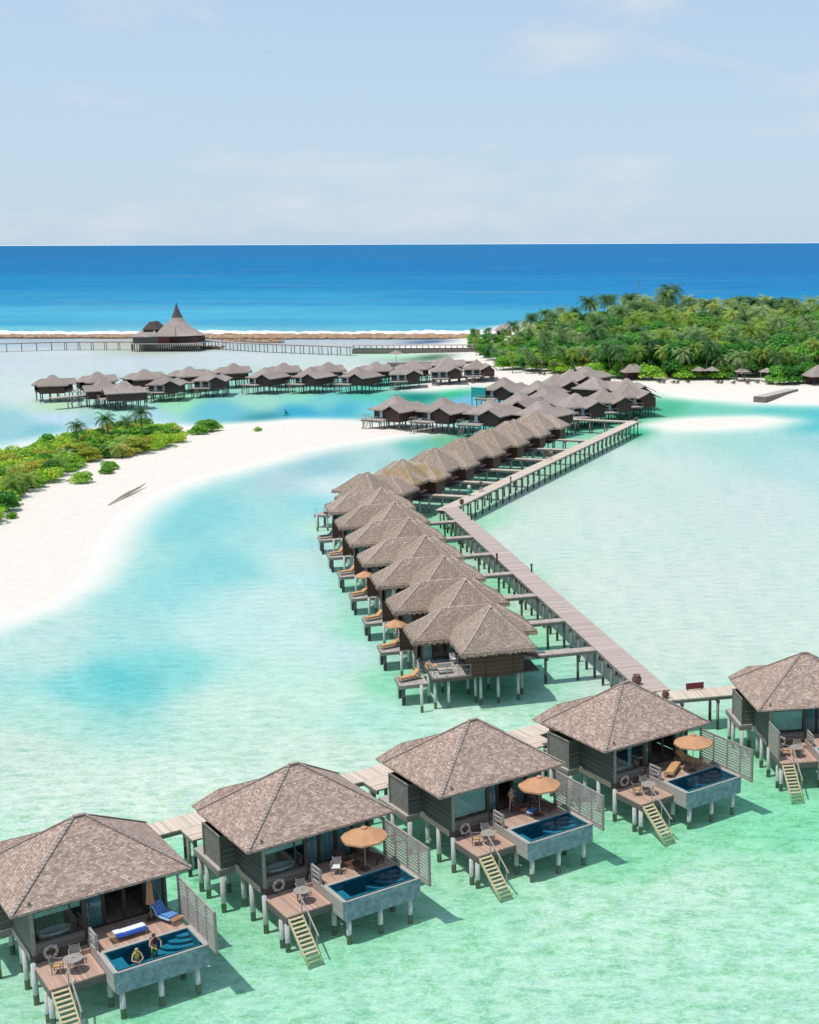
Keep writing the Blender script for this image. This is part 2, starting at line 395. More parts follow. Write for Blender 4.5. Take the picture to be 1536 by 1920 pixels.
def fringe(mb, x0, y0, x1, y1, z, drop, n_per_m=7, m=0, out=.1):
    st = [(x0, y0), (x1, y0), (x1, y1), (x0, y1)]
    nr = [(0, -1), (1, 0), (0, 1), (-1, 0)]
    for side in range(4):
        a, b = st[side], st[(side+1) % 4]; ln = math.hypot(b[0]-a[0], b[1]-a[1]); n = max(4, int(ln*n_per_m)); nx, ny = nr[side]
        for k in range(n):
            for lay in (0, 1):
                t0 = (k+random.uniform(-.2, .2))/n; t1 = t0+random.uniform(.9, 1.7)/n
                p = [a[q]+(b[q]-a[q])*min(max(t0, 0), 1) for q in (0, 1)]; q_ = [a[q]+(b[q]-a[q])*min(max(t1, 0), 1) for q in (0, 1)]
                d = drop*random.uniform(.5, 1.25); o = out*random.uniform(.3, 1.3); up = .1+.12*lay; inn = -.15
                mid = ((p[0]+q_[0])/2+nx*o+random.uniform(-.05, .05), (p[1]+q_[1])/2+ny*o)
                mb.face([(p[0]+nx*inn, p[1]+ny*inn, z+up), (q_[0]+nx*inn, q_[1]+ny*inn, z+up), (q_[0]+nx*o*.6, q_[1]+ny*o*.6, z-d*.4), (mid[0], mid[1], z-d), (p[0]+nx*o*.6, p[1]+ny*o*.6, z-d*.4)], m,
                        [(t0*ln, 0), (t1*ln, 0), (t1*ln, -.2), (t1*ln, -.4), (t0*ln, -.2)])

# ------------------------------------------------------------------ terrain and water
def sd_poly(P, poly):
    """signed distance, positive inside"""
    poly = np.array(poly); n = len(poly); d = np.full(len(P), 1e18); ins = np.zeros(len(P), bool)
    for i in range(n):
        a = poly[i]; b = poly[(i+1) % n]; e = b-a; w = P-a
        t = np.clip((w@e)/(e@e), 0, 1); q = w-t[:, None]*e; d = np.minimum(d, (q**2).sum(1))
        c = ((a[1] <= P[:, 1]) & (b[1] > P[:, 1])) | ((b[1] <= P[:, 1]) & (a[1] > P[:, 1]))
        xs = a[0]+(P[:, 1]-a[1])/(b[1]-a[1]+1e-12)*(b[0]-a[0]); ins ^= c & (P[:, 0] < xs)
    d = np.sqrt(d); return np.where(ins, d, -d)
def px_poly(pts): return [at(*p) for p in pts]
bank = px_poly([(-420, 1330), (-150, 1210), (0, 1158), (70, 1133), (130, 1098), (168, 1055), (185, 1010), (215, 968), (275, 928), (345, 900), (420, 878), (520, 852), (620, 832), (700, 821), (760, 812), (800, 803),
                (770, 797), (700, 800), (640, 791), (560, 790), (470, 797), (415, 801), (345, 803), (260, 800), (170, 812), (90, 830), (0, 856), (-300, 900)])
isle = px_poly([(800, 728), (855, 724), (905, 719), (960, 724), (1060, 727), (1160, 728), (1225, 731), (1300, 742), (1380, 748), (1425, 752), (1536, 754), (1900, 765), (2600, 760), (2600, 560), (1700, 572), (1300, 586), (1100, 598), (960, 612), (905, 628),
                (866, 643), (790, 648), (765, 653), (850, 659), (888, 660), (897, 665), (885, 671), (866, 678), (850, 690), (870, 705)])
spit = px_poly([(1247, 797), (1290, 789), (1345, 786), (1420, 785), (1440, 788), (1390, 796), (1330, 801), (1275, 801)])
def vnoise(P, s, seed=0):
    """cheap smooth value noise on arrays"""
    q = P/s; i = np.floor(q).astype(int); f = q-i; f = f*f*(3-2*f)
    def h(a, b): 
        v = np.sin(a*127.1+b*311.7+seed*74.7)*43758.5453; return v-np.floor(v)
    x, y = i[:, 0], i[:, 1]
    return (h(x, y)*(1-f[:, 0])+h(x+1, y)*f[:, 0])*(1-f[:, 1])+(h(x, y+1)*(1-f[:, 0])+h(x+1, y+1)*f[:, 0])*f[:, 1]
def land(P):
    n = (vnoise(P, 9)-.5)*2.2+(vnoise(P, 2.7, 3)-.5)*.8
    far = np.clip(P[:, 1]/250, .4, 2)
    a = sd_poly(P, bank)+n*far*.6; b = sd_poly(P, isle)+n*far; c = sd_poly(P, spit)+n*.8
    return np.maximum(np.maximum(a, b), c)
def height(P):
    s = land(P)
    up = np.where(s > 0, np.minimum(.06*s, .5+.018*s), 0); up = np.minimum(up, 1.8)
    dn = np.where(s <= 0, np.maximum(.04*s, -.55), 0)
    return up+dn+(vnoise(P, 6, 5)-.5)*.1*np.clip(s/6, 0, 1), s
def fan_grid(nx, ny, y0, y1, xa, xb, off=40):
    ys = off*0+np.exp(np.linspace(np.log(y0+off), np.log(y1+off), ny))-off
    ts = np.linspace(xa, xb, nx); Y, T = np.meshgrid(ys, ts, indexing='ij')
    P = np.stack([(T*(Y+off)).ravel(), Y.ravel()], 1)
    i = np.arange(ny-1)[:, None]*nx+np.arange(nx-1)[None, :]
    Fc = np.stack([i, i+1, i+nx+1, i+nx], -1).reshape(-1, 4)
    return P, Fc
def np_mesh(name, V, Fc, mats, smooth=True):
    me = bpy.data.meshes.new(name); me.vertices.add(len(V)); me.vertices.foreach_set('co', V.astype(np.float32).ravel())
    k = Fc.shape[1]; me.loops.add(Fc.size); me.loops.foreach_set('vertex_index', Fc.astype(np.int32).ravel())
    me.polygons.add(len(Fc)); me.polygons.foreach_set('loop_start', (np.arange(len(Fc))*k).astype(np.int32))
    me.update(calc_edges=True); me.validate()
    for q in mats: me.materials.append(q)
    if smooth: me.polygons.foreach_set('use_smooth', np.ones(len(me.polygons), bool))
    o = bpy.data.objects.new(name, me); COL.objects.link(o); return o
def npproject(P):
    h = CAMH; d = np.maximum(P[:, 1]*math.cos(PITCH)+h*math.sin(PITCH), 1); v = h*math.cos(PITCH)-P[:, 1]*math.sin(PITCH)
    X = P[:, 0]/d*F; Y = v/d*F
    return 768+CXO+X*math.cos(ROLL)+Y*math.sin(ROLL), 960-X*math.sin(ROLL)+Y*math.cos(ROLL)

P, Fc = fan_grid(760, 770, 8, 120000, -.97, .77)
hz, sdist = height(P)
V = np.column_stack([P, hz])
# sand / sea floor material
m, t, b = newmat('sand and sea floor')
geo = N(t, 'ShaderNodeNewGeometry'); pos = geo.outputs['Position']
sx = N(t, 'ShaderNodeSeparateXYZ'); L(t, pos, sx.inputs[0])
flat = N(t, 'ShaderNodeCombineXYZ'); L(t, sx.outputs[0], flat.inputs[0]); L(t, sx.outputs[1], flat.inputs[1]); fl = flat.outputs[0]
at_p = N(t, 'ShaderNodeAttribute'); at_p.attribute_name = 'patch'
n1 = noise(t, fl, .62, 9, .74, (1, 1.5, 1)); n2 = noise(t, fl, 4.2, 6, .75, (1, 1.7, 1)); n3 = noise(t, fl, .09, 4, .6)
sand = ramp(t, noise(t, fl, .8, 6, .7), [(.3, (.69, .62, .53)), (.7, (.80, .735, .645))])
bedc = ramp(t, n1, [(.37, (.42, .66, .44)), (.46, (.64, .80, .64)), (.54, (.86, .90, .83)), (.8, (.92, .92, .88))])
bedf = ramp(t, n2, [(.34, (.68, .76, .68)), (.52, (1, 1, 1))])
bedc = mixc(t, .8, bedc, bedf, 'MULTIPLY')
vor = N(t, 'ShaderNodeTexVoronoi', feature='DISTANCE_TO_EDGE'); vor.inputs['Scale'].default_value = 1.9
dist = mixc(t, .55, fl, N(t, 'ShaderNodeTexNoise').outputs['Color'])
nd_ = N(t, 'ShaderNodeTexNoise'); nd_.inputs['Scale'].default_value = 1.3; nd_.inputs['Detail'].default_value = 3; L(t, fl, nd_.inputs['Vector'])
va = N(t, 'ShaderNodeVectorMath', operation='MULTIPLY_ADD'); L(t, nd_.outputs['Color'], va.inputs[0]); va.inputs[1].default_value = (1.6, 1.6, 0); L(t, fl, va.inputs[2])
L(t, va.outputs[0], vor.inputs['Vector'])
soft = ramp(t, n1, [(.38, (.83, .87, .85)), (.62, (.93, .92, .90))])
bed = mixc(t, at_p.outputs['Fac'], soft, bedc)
caustic_web = ramp(t, vor.outputs['Distance'], [(.0, (1, 1, 1)), (.07, (0, 0, 0))])  # bright caustic lines of sunlight painted into the floor colour
bed = mixc(t, math_(t, 'MULTIPLY', math_(t, 'MULTIPLY', caustic_web, at_p.outputs['Fac']), .75), bed, (1, 1, .98))
dry = math_(t, 'GREATER_THAN', sx.outputs[2], .0)
L(t, mixc(t, dry, bed, sand), b.inputs['Base Color']); b.inputs['Roughness'].default_value = .95
bump(t, b, noise(t, fl, .9, 5, .7), .25, .12)
ground = np_mesh('sandy_ground', V, Fc, [m]); tag(ground, kind='structure')
px, py = npproject(P)
patch = np.clip((py-1180)/350, 0, 1)
near_p1 = np.exp(-((np.abs(px-(760+(py-950)*.55)))/170)**2)*np.clip((py-900)/200, 0, 1)*.8
patch = np.clip(np.maximum(patch, near_p1), 0, 1)
a = ground.data.attributes.new('patch', 'FLOAT', 'POINT'); a.data.foreach_set('value', patch.astype(np.float32))

# control colours of the water body, read as what the lagoon floor looks like through it
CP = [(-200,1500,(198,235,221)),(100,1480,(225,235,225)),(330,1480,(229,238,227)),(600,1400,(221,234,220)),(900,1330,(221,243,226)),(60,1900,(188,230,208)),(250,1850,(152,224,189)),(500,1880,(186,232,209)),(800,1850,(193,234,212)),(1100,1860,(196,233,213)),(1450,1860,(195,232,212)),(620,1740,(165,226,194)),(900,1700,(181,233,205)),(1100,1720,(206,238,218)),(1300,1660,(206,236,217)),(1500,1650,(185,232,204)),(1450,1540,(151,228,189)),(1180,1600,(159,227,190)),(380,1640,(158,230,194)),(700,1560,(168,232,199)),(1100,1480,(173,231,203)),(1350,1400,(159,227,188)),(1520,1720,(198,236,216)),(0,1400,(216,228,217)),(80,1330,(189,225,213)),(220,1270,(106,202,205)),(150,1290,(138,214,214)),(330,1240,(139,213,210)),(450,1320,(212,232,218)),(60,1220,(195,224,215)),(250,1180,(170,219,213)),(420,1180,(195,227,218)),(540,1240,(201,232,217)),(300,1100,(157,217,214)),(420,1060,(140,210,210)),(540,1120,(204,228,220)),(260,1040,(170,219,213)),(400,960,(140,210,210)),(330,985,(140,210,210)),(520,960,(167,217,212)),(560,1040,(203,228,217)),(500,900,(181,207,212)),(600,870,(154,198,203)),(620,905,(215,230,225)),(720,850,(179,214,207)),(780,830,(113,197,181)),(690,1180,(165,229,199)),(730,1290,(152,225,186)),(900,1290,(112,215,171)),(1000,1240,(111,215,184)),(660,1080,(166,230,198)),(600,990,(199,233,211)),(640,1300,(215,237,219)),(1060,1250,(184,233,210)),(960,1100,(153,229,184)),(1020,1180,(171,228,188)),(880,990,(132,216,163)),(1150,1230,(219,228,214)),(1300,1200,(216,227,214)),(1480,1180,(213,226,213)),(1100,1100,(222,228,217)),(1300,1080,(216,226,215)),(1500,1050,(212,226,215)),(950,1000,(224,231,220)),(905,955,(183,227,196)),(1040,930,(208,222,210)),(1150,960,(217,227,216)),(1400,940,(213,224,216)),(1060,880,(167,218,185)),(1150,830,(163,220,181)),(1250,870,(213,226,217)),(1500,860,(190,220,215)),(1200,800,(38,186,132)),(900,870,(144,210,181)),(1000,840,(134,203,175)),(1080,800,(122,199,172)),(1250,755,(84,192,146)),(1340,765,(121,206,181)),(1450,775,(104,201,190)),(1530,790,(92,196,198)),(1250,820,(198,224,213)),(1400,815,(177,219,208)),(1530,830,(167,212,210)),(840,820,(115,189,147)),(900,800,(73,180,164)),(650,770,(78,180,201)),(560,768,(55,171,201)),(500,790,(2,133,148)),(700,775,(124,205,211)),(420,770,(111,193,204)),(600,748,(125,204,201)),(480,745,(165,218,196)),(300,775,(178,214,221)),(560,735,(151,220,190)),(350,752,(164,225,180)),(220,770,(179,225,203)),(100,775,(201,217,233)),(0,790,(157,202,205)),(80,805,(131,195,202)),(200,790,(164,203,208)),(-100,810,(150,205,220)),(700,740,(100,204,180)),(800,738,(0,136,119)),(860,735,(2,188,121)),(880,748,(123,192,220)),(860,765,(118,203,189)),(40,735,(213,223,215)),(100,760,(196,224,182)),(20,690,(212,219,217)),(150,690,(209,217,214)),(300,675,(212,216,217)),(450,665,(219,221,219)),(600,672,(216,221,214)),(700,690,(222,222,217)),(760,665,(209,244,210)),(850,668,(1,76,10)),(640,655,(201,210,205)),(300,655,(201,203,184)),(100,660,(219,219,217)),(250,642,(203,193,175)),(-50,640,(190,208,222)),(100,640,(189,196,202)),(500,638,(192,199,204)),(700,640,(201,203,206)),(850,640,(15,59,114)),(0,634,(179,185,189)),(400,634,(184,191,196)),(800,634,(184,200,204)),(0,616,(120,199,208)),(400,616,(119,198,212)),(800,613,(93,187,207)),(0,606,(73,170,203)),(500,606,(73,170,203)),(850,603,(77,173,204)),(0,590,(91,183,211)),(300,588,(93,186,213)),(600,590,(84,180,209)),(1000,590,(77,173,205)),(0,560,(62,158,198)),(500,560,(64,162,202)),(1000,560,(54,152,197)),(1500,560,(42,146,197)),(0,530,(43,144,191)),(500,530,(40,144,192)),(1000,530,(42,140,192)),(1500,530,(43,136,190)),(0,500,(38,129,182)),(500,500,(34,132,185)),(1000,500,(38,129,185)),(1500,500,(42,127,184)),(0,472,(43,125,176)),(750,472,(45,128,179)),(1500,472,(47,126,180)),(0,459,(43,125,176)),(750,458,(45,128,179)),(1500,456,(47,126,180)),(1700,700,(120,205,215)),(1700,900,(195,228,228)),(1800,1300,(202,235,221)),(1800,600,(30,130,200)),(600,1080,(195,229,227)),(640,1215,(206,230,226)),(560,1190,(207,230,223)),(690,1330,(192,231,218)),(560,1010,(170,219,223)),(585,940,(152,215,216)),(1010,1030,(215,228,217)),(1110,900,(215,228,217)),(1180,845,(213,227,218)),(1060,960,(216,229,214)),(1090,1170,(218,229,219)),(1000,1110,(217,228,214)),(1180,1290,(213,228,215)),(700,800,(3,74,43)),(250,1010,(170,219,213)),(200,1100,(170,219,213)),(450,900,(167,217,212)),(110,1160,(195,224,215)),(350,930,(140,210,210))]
def srgb2lin(c):
    c = np.array(c)/255.; return np.where(c <= .04045, c/12.92, ((c+.055)/1.055)**2.4)
cpx = np.array([c[0] for c in CP]); cpy = np.array([c[1] for c in CP]); cc = srgb2lin([c[2] for c in CP])
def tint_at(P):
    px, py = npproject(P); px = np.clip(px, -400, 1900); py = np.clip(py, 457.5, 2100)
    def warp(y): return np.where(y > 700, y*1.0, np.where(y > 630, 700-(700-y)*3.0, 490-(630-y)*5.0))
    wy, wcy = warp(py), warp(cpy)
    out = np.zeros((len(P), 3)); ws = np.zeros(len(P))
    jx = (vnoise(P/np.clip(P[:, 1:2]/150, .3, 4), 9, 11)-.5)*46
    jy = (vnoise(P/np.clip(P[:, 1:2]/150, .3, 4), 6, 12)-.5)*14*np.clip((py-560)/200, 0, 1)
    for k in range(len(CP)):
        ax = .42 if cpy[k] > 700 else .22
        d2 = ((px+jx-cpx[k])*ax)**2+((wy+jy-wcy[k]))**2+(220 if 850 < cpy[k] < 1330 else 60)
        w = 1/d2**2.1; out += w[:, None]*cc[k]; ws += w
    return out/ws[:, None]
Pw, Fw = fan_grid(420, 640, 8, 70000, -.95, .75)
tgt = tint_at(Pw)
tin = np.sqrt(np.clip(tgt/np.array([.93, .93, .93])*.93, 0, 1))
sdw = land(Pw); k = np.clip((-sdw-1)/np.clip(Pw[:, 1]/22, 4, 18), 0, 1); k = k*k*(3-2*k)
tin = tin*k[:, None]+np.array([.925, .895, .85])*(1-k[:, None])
water = np_mesh('sea_water', np.column_stack([Pw, np.zeros(len(Pw))]), Fw, [])
ca = water.data.color_attributes.new('tint', 'FLOAT_COLOR', 'POINT')
ca.data.foreach_set('color', np.column_stack([tin, k]).astype(np.float32).ravel())
m = bpy.data.materials.new('lagoon and ocean water'); m.use_nodes = True; t = m.node_tree; t.nodes.clear()
o = N(t, 'ShaderNodeOutputMaterial'); tr = N(t, 'ShaderNodeBsdfTransparent'); g = N(t, 'ShaderNodeBsdfGlossy'); g.inputs['Roughness'].default_value = .12
at_ = N(t, 'ShaderNodeAttribute'); at_.attribute_name = 'tint'
pos = N(t, 'ShaderNodeNewGeometry').outputs['Position']
cdn = N(t, 'ShaderNodeVectorMath', operation='LENGTH'); L(t, pos, cdn.inputs[0]); dist = cdn.outputs['Value']
w1 = noise(t, pos, 1.7, 6, .7, (.8, 2.0, 1)); w2 = noise(t, pos, .45, 6, .68, (.8, 2.4, 1)); w3 = noise(t, pos, .012, 6, .62, (1, 2.4, 1))
wob = math_(t, 'ADD', w1, math_(t, 'MULTIPLY', w2, 1.2))
# ripple streaks: light and dark of the waves, painted into the water tint
farf = math_(t, 'MULTIPLY', math_(t, 'SUBTRACT', dist, 380), 1/500.); fc = N(t, 'ShaderNodeClamp'); L(t, farf, fc.inputs[0])
strk = ramp(t, w3, [(.36, (.86, .92, .96)), (.55, (1, 1, 1)), (.74, (1.0, 1.0, 1.0))])
w4 = noise(t, pos, .05, 8, .75, (1, 2.6, 1)); strk = mixc(t, 1.0, strk, ramp(t, w4, [(.36, (.84, .91, .95)), (.56, (1, 1, 1))]), 'MULTIPLY')
tcol = mixc(t, fc.outputs[0], at_.outputs['Color'], mixc(t, 1.0, at_.outputs['Color'], strk, 'MULTIPLY'))
rip_shade = ramp(t, math_(t, 'ADD', math_(t, 'MULTIPLY', w1, .5), math_(t, 'MULTIPLY', w2, .5)), [(.41, (.70, .81, .84)), (.51, (1, 1, 1))])
tcol = mixc(t, math_(t, 'MULTIPLY', at_.outputs['Alpha'], .8), tcol, rip_shade, 'MULTIPLY')
L(t, tcol, tr.inputs[0])
bp = N(t, 'ShaderNodeBump'); bp.inputs['Strength'].default_value = .8; bp.inputs['Distance'].default_value = .3; L(t, wob, bp.inputs['Height'])
fr = N(t, 'ShaderNodeFresnel'); fr.inputs[0].default_value = 1.33; L(t, bp.outputs[0], fr.inputs['Normal']); L(t, bp.outputs[0], g.inputs['Normal'])
ffc = math_(t, 'SUBTRACT', .15, math_(t, 'MULTIPLY', fc.outputs[0], .11))
ff = math_(t, 'MINIMUM', math_(t, 'MULTIPLY', fr.outputs[0], .75), ffc)
streak = ramp(t, noise(t, pos, .0045, 7, .68, (1, 3.2, 1)), [(.56, (0, 0, 0)), (.74, (.30, .30, .30))])
ff = math_(t, 'MULTIPLY', math_(t, 'ADD', ff, math_(t, 'MULTIPLY', streak, fc.outputs[0])), at_.outputs['Alpha'])
mx = N(t, 'ShaderNodeMixShader'); L(t, ff, mx.inputs[0]); L(t, tr.outputs[0], mx.inputs[1]); L(t, g.outputs[0], mx.inputs[2]); L(t, mx.outputs[0], o.inputs[0])
water.data.materials.append(m); tag(water, kind='structure')
def gz(x, y):
    return float(height(np.array([[x, y]]))[0][0])

# ------------------------------------------------------------------ small things
def on(frame, u, w, z, a=0):
    x, y = xf(frame, u, w); return (x, y, z), frame[2]+a
def umbrella(loc, rotz, label, r=1.36, h=2.62, mat='umbrella', group='open parasols'):
    t = thing('parasol', label, 'umbrella', loc, rotz, group)
    mb = MB(); mb.cyl(0, 0, 0, h, .03, 8); mb.build('pole', 'teak', t)
    mb = MB(); n = 8; ap = (0, 0, h+.02)
    for k in range(n):
        a, b = 2*PI*k/n+.2, 2*PI*(k+1)/n+.2
        p = [(r*math.cos(x), r*math.sin(x), h-.55) for x in (a, b)]; q = [(r*.5*math.cos(x), r*.5*math.sin(x), h-.245) for x in (a, b)]
        mid = (r*.965*math.cos((a+b)/2), r*.965*math.sin((a+b)/2), h-.52)
        mb.face([ap, q[0], q[1]]); mb.face([q[0], p[0], mid, p[1], q[1]])
        mb.face([p[0], (p[0][0], p[0][1], h-.66), (mid[0], mid[1], h-.63), mid]); mb.face([mid, (mid[0], mid[1], h-.63), (p[1][0], p[1][1], h-.66), p[1]])
    mb.lathe(0, 0, [(.2, h-.03), (.19, h+.03), (.03, h+.1)], 8)
    mb.build('canopy', mat, t)
    mb = MB()
    for k in range(n):
        a = 2*PI*k/n+.2; mb.beam((0, 0, h-.08), (r*.98*math.cos(a), r*.98*math.sin(a), h-.58), .025, .025); mb.beam((0, 0, h-.75), (r*.55*math.cos(a), r*.55*math.sin(a), h-.33), .02, .02)
    mb.build('rib', 'teak', t); t.children[-1]['kind'] = 'stuff'
    MB().lathe(0, 0, [(.0, h+.2), (.04, h+.14), (.035, h+.06)], 8).build('finial', 'teak', t)
    MB().lathe(0, 0, [(.28, 0), (.28, .07), (.06, .1), (.05, .25)], 12).build('base', 'teak_dark', t)
    return t
def closed_umbrella(loc, rotz, label, mat='umbrella', h=2.35):
    t = thing('closed_parasol', label, 'umbrella', loc, rotz)
    MB().cyl(0, 0, 0, h, .028, 8).build('pole', 'teak', t)
    mb = MB(); n = 16; prof = [(.05, h+.02), (.13, h-.35), (.15, h-.75), (.19, h-1.25), (.22, h-1.38)]; base = 0
    for r, z in prof:
        for j in range(n): rr = r*(1.15 if j % 2 else .72); mb.v.append((rr*math.cos(2*PI*j/n), rr*math.sin(2*PI*j/n), z))
    for i in range(len(prof)-1):
        for j in range(n): mb.f.append((i*n+j, i*n+(j+1) % n, (i+1)*n+(j+1) % n, (i+1)*n+j)); mb.m.append(0); mb.uv.append(None)
    mb.build('canopy', mat, t)
    MB().lathe(0, 0, [(0, h+.16), (.035, h+.1), (.03, h)], 8).build('finial', 'teak', t)
    MB().lathe(0, 0, [(.26, 0), (.26, .07), (.05, .1)], 12).build('base', 'teak_dark', t)
    return t
def lounger(loc, rotz, label, back=35, cloth=None, frame='teak', grp=None, mat=None):
    """head towards +y, 1.95 long, .65 wide"""
    t = thing('sun_lounger', label, 'sun lounger', loc, rotz, grp)
    mb = MB(); mb.box(-.33, -1, .26, -.28, 1, .34); mb.box(.28, -1, .26, .33, 1, .34); mb.box(-.28, -1, .26, .28, -.95, .34); mb.box(-.28, .95, .26, .28, 1, .34)
    for k in range(15): y = -.93+k*.085; mb.box(-.28, y, .30, .28, y+.06, .335)
    mb.build('frame', frame, t)
    c, s = math.cos(R(back)), math.sin(R(back)); mb = MB()
    for k in range(9):
        d0, d1 = k*.085, k*.085+.06; mb.face([(-.3, .3+d0*c, .35+d0*s), (.3, .3+d0*c, .35+d0*s), (.3, .3+d1*c, .35+d1*s), (-.3, .3+d1*c, .35+d1*s)])
    mb.beam((-.3, .3, .34), (-.3, .3+.76*c, .34+.76*s), .04, .05); mb.beam((.3, .3, .34), (.3, .3+.76*c, .34+.76*s), .04, .05)
    mb.build('backrest', frame, t)
    for x in (-.3, .3):
        for y in (-.85, .8): MB().box(x-.03, y-.03, 0, x+.03, y+.03, .26).build('leg', frame, t)
    if mat:
        mb = MB(); mb.box(-.29, -.93, .35, .29, .3, .43); 
        mb.beam((0, .3, .39), (0, .3+.74*c, .39+.74*s), .58, .08); mb.build('cushion', mat, t)
    if cloth:
        o = thing('towel', cloth[1], 'towel', loc, rotz)
        mb = MB(); n = 8
        pts = [(-.9+.15*k, .37+.01*(k % 2)) for k in range(9)]+[(.3+(.11*k)*c, .40+(.11*k)*s) for k in range(1, 7)]
        if len(cloth) > 2: pts = pts[cloth[2]:cloth[3]]
        for (y0, z0), (y1, z1) in zip(pts[:-1], pts[1:]):
            z0 += .03; z1 += .03
            mb.face([(-.31, y0, z0), (.31, y0, z0), (.31, y1, z1), (-.31, y1, z1)])
            mb.face([(-.36, y0, z0-.16), (-.31, y0, z0), (-.31, y1, z1), (-.36, y1, z1-.16)]); mb.face([(.31, y0, z0), (.36, y0, z0-.12), (.36, y1, z1-.12), (.31, y1, z1)])
            mb.face([(-.31, y0, z0-.012), (-.31, y1, z1-.012), (.31, y1, z1-.012), (.31, y0, z0-.012)])
        mb.build('cloth', cloth[0], o)
    return t
def chair(loc, rotz, label, group=None, seat='cushion', frame='rattan'):
    t = thing('deck_chair', label, 'chair', loc, rotz, group)   # faces -y
    MB().box(-.25, -.25, .40, .25, .22, .46).build('seat', seat, t)
    mb = MB(); 
    for k in range(4): mb.beam((-.24, .24+.03*k, .52+.1*k), (.24, .24+.03*k, .52+.1*k), .03, .085)
    mb.beam((-.24, .22, .42), (-.24, .36, .92), .04, .04); mb.beam((.24, .22, .42), (.24, .36, .92), .04, .04); mb.build('backrest', frame, t)
    for x in (-.24, .24):
        for y in (-.22, .22): MB().beam((x, y, 0), (x, y, .42), .04, .04).build('leg', frame, t)
    for x in (-.28, .28): 
        mb = MB(); mb.beam((x, -.24, .64), (x, .28, .66), .05, .035); mb.beam((x, -.22, .4), (x, -.22, .64), .035, .035); mb.build('armrest', frame, t)
    return t
def table(loc, rotz, label, r=.5, top='tabletop', group='round deck tables'):
    t = thing('round_table', label, 'table', loc, rotz, group)
    MB().lathe(0, 0, [(0, .74), (r*.96, .74), (r, .725), (r, .705), (r*.96, .69), (0, .69)], 24).build('tabletop', top, t)
    for k in range(4):
        a = PI/4+k*PI/2; MB().beam((r*.6*math.cos(a), r*.6*math.sin(a), 0), (r*.6*math.cos(a), r*.6*math.sin(a), .69), .05, .05).build('leg', 'rattan', t)
    MB().lathe(0, 0, [(.045, .74), (.045, .76), (0, .76)], 10).build('cap', 'teak_dark', t)
    return t
def lifebuoy(loc, rotz, label):
    mb = MB(); n = 24; k = 10; Rr, r = .31, .085; 
    for i in range(n):
        for j in range(k): a, b_ = 2*PI*i/n, 2*PI*j/k; mb.v.append(((Rr+r*math.cos(b_))*math.cos(a), r*math.sin(b_)*.8, (Rr+r*math.cos(b_))*math.sin(a)))
    for i in range(n):
        for j in range(k): mb.f.append((i*k+j, i*k+(j+1) % k, ((i+1) % n)*k+(j+1) % k, ((i+1) % n)*k+j)); mb.m.append(0); mb.uv.append(None)
    t = thing('lifebuoy', label, 'lifebuoy', loc, rotz, 'lifebuoys hung on the pool villas')
    mb.build('ring', 'buoy', t, True)
    for k2 in range(4): 
        a = PI/4+k2*PI/2; c, s = math.cos(a), math.sin(a); mb = MB()
        mb.tube([(Rr*c+.1*c*math.cos(x), .085*math.sin(x), Rr*s+.1*s*math.cos(x)) for x in [2*PI*q/8 for q in range(9)]], .02, 5, cap=False); mb.build('band', 'white', t)
    return t
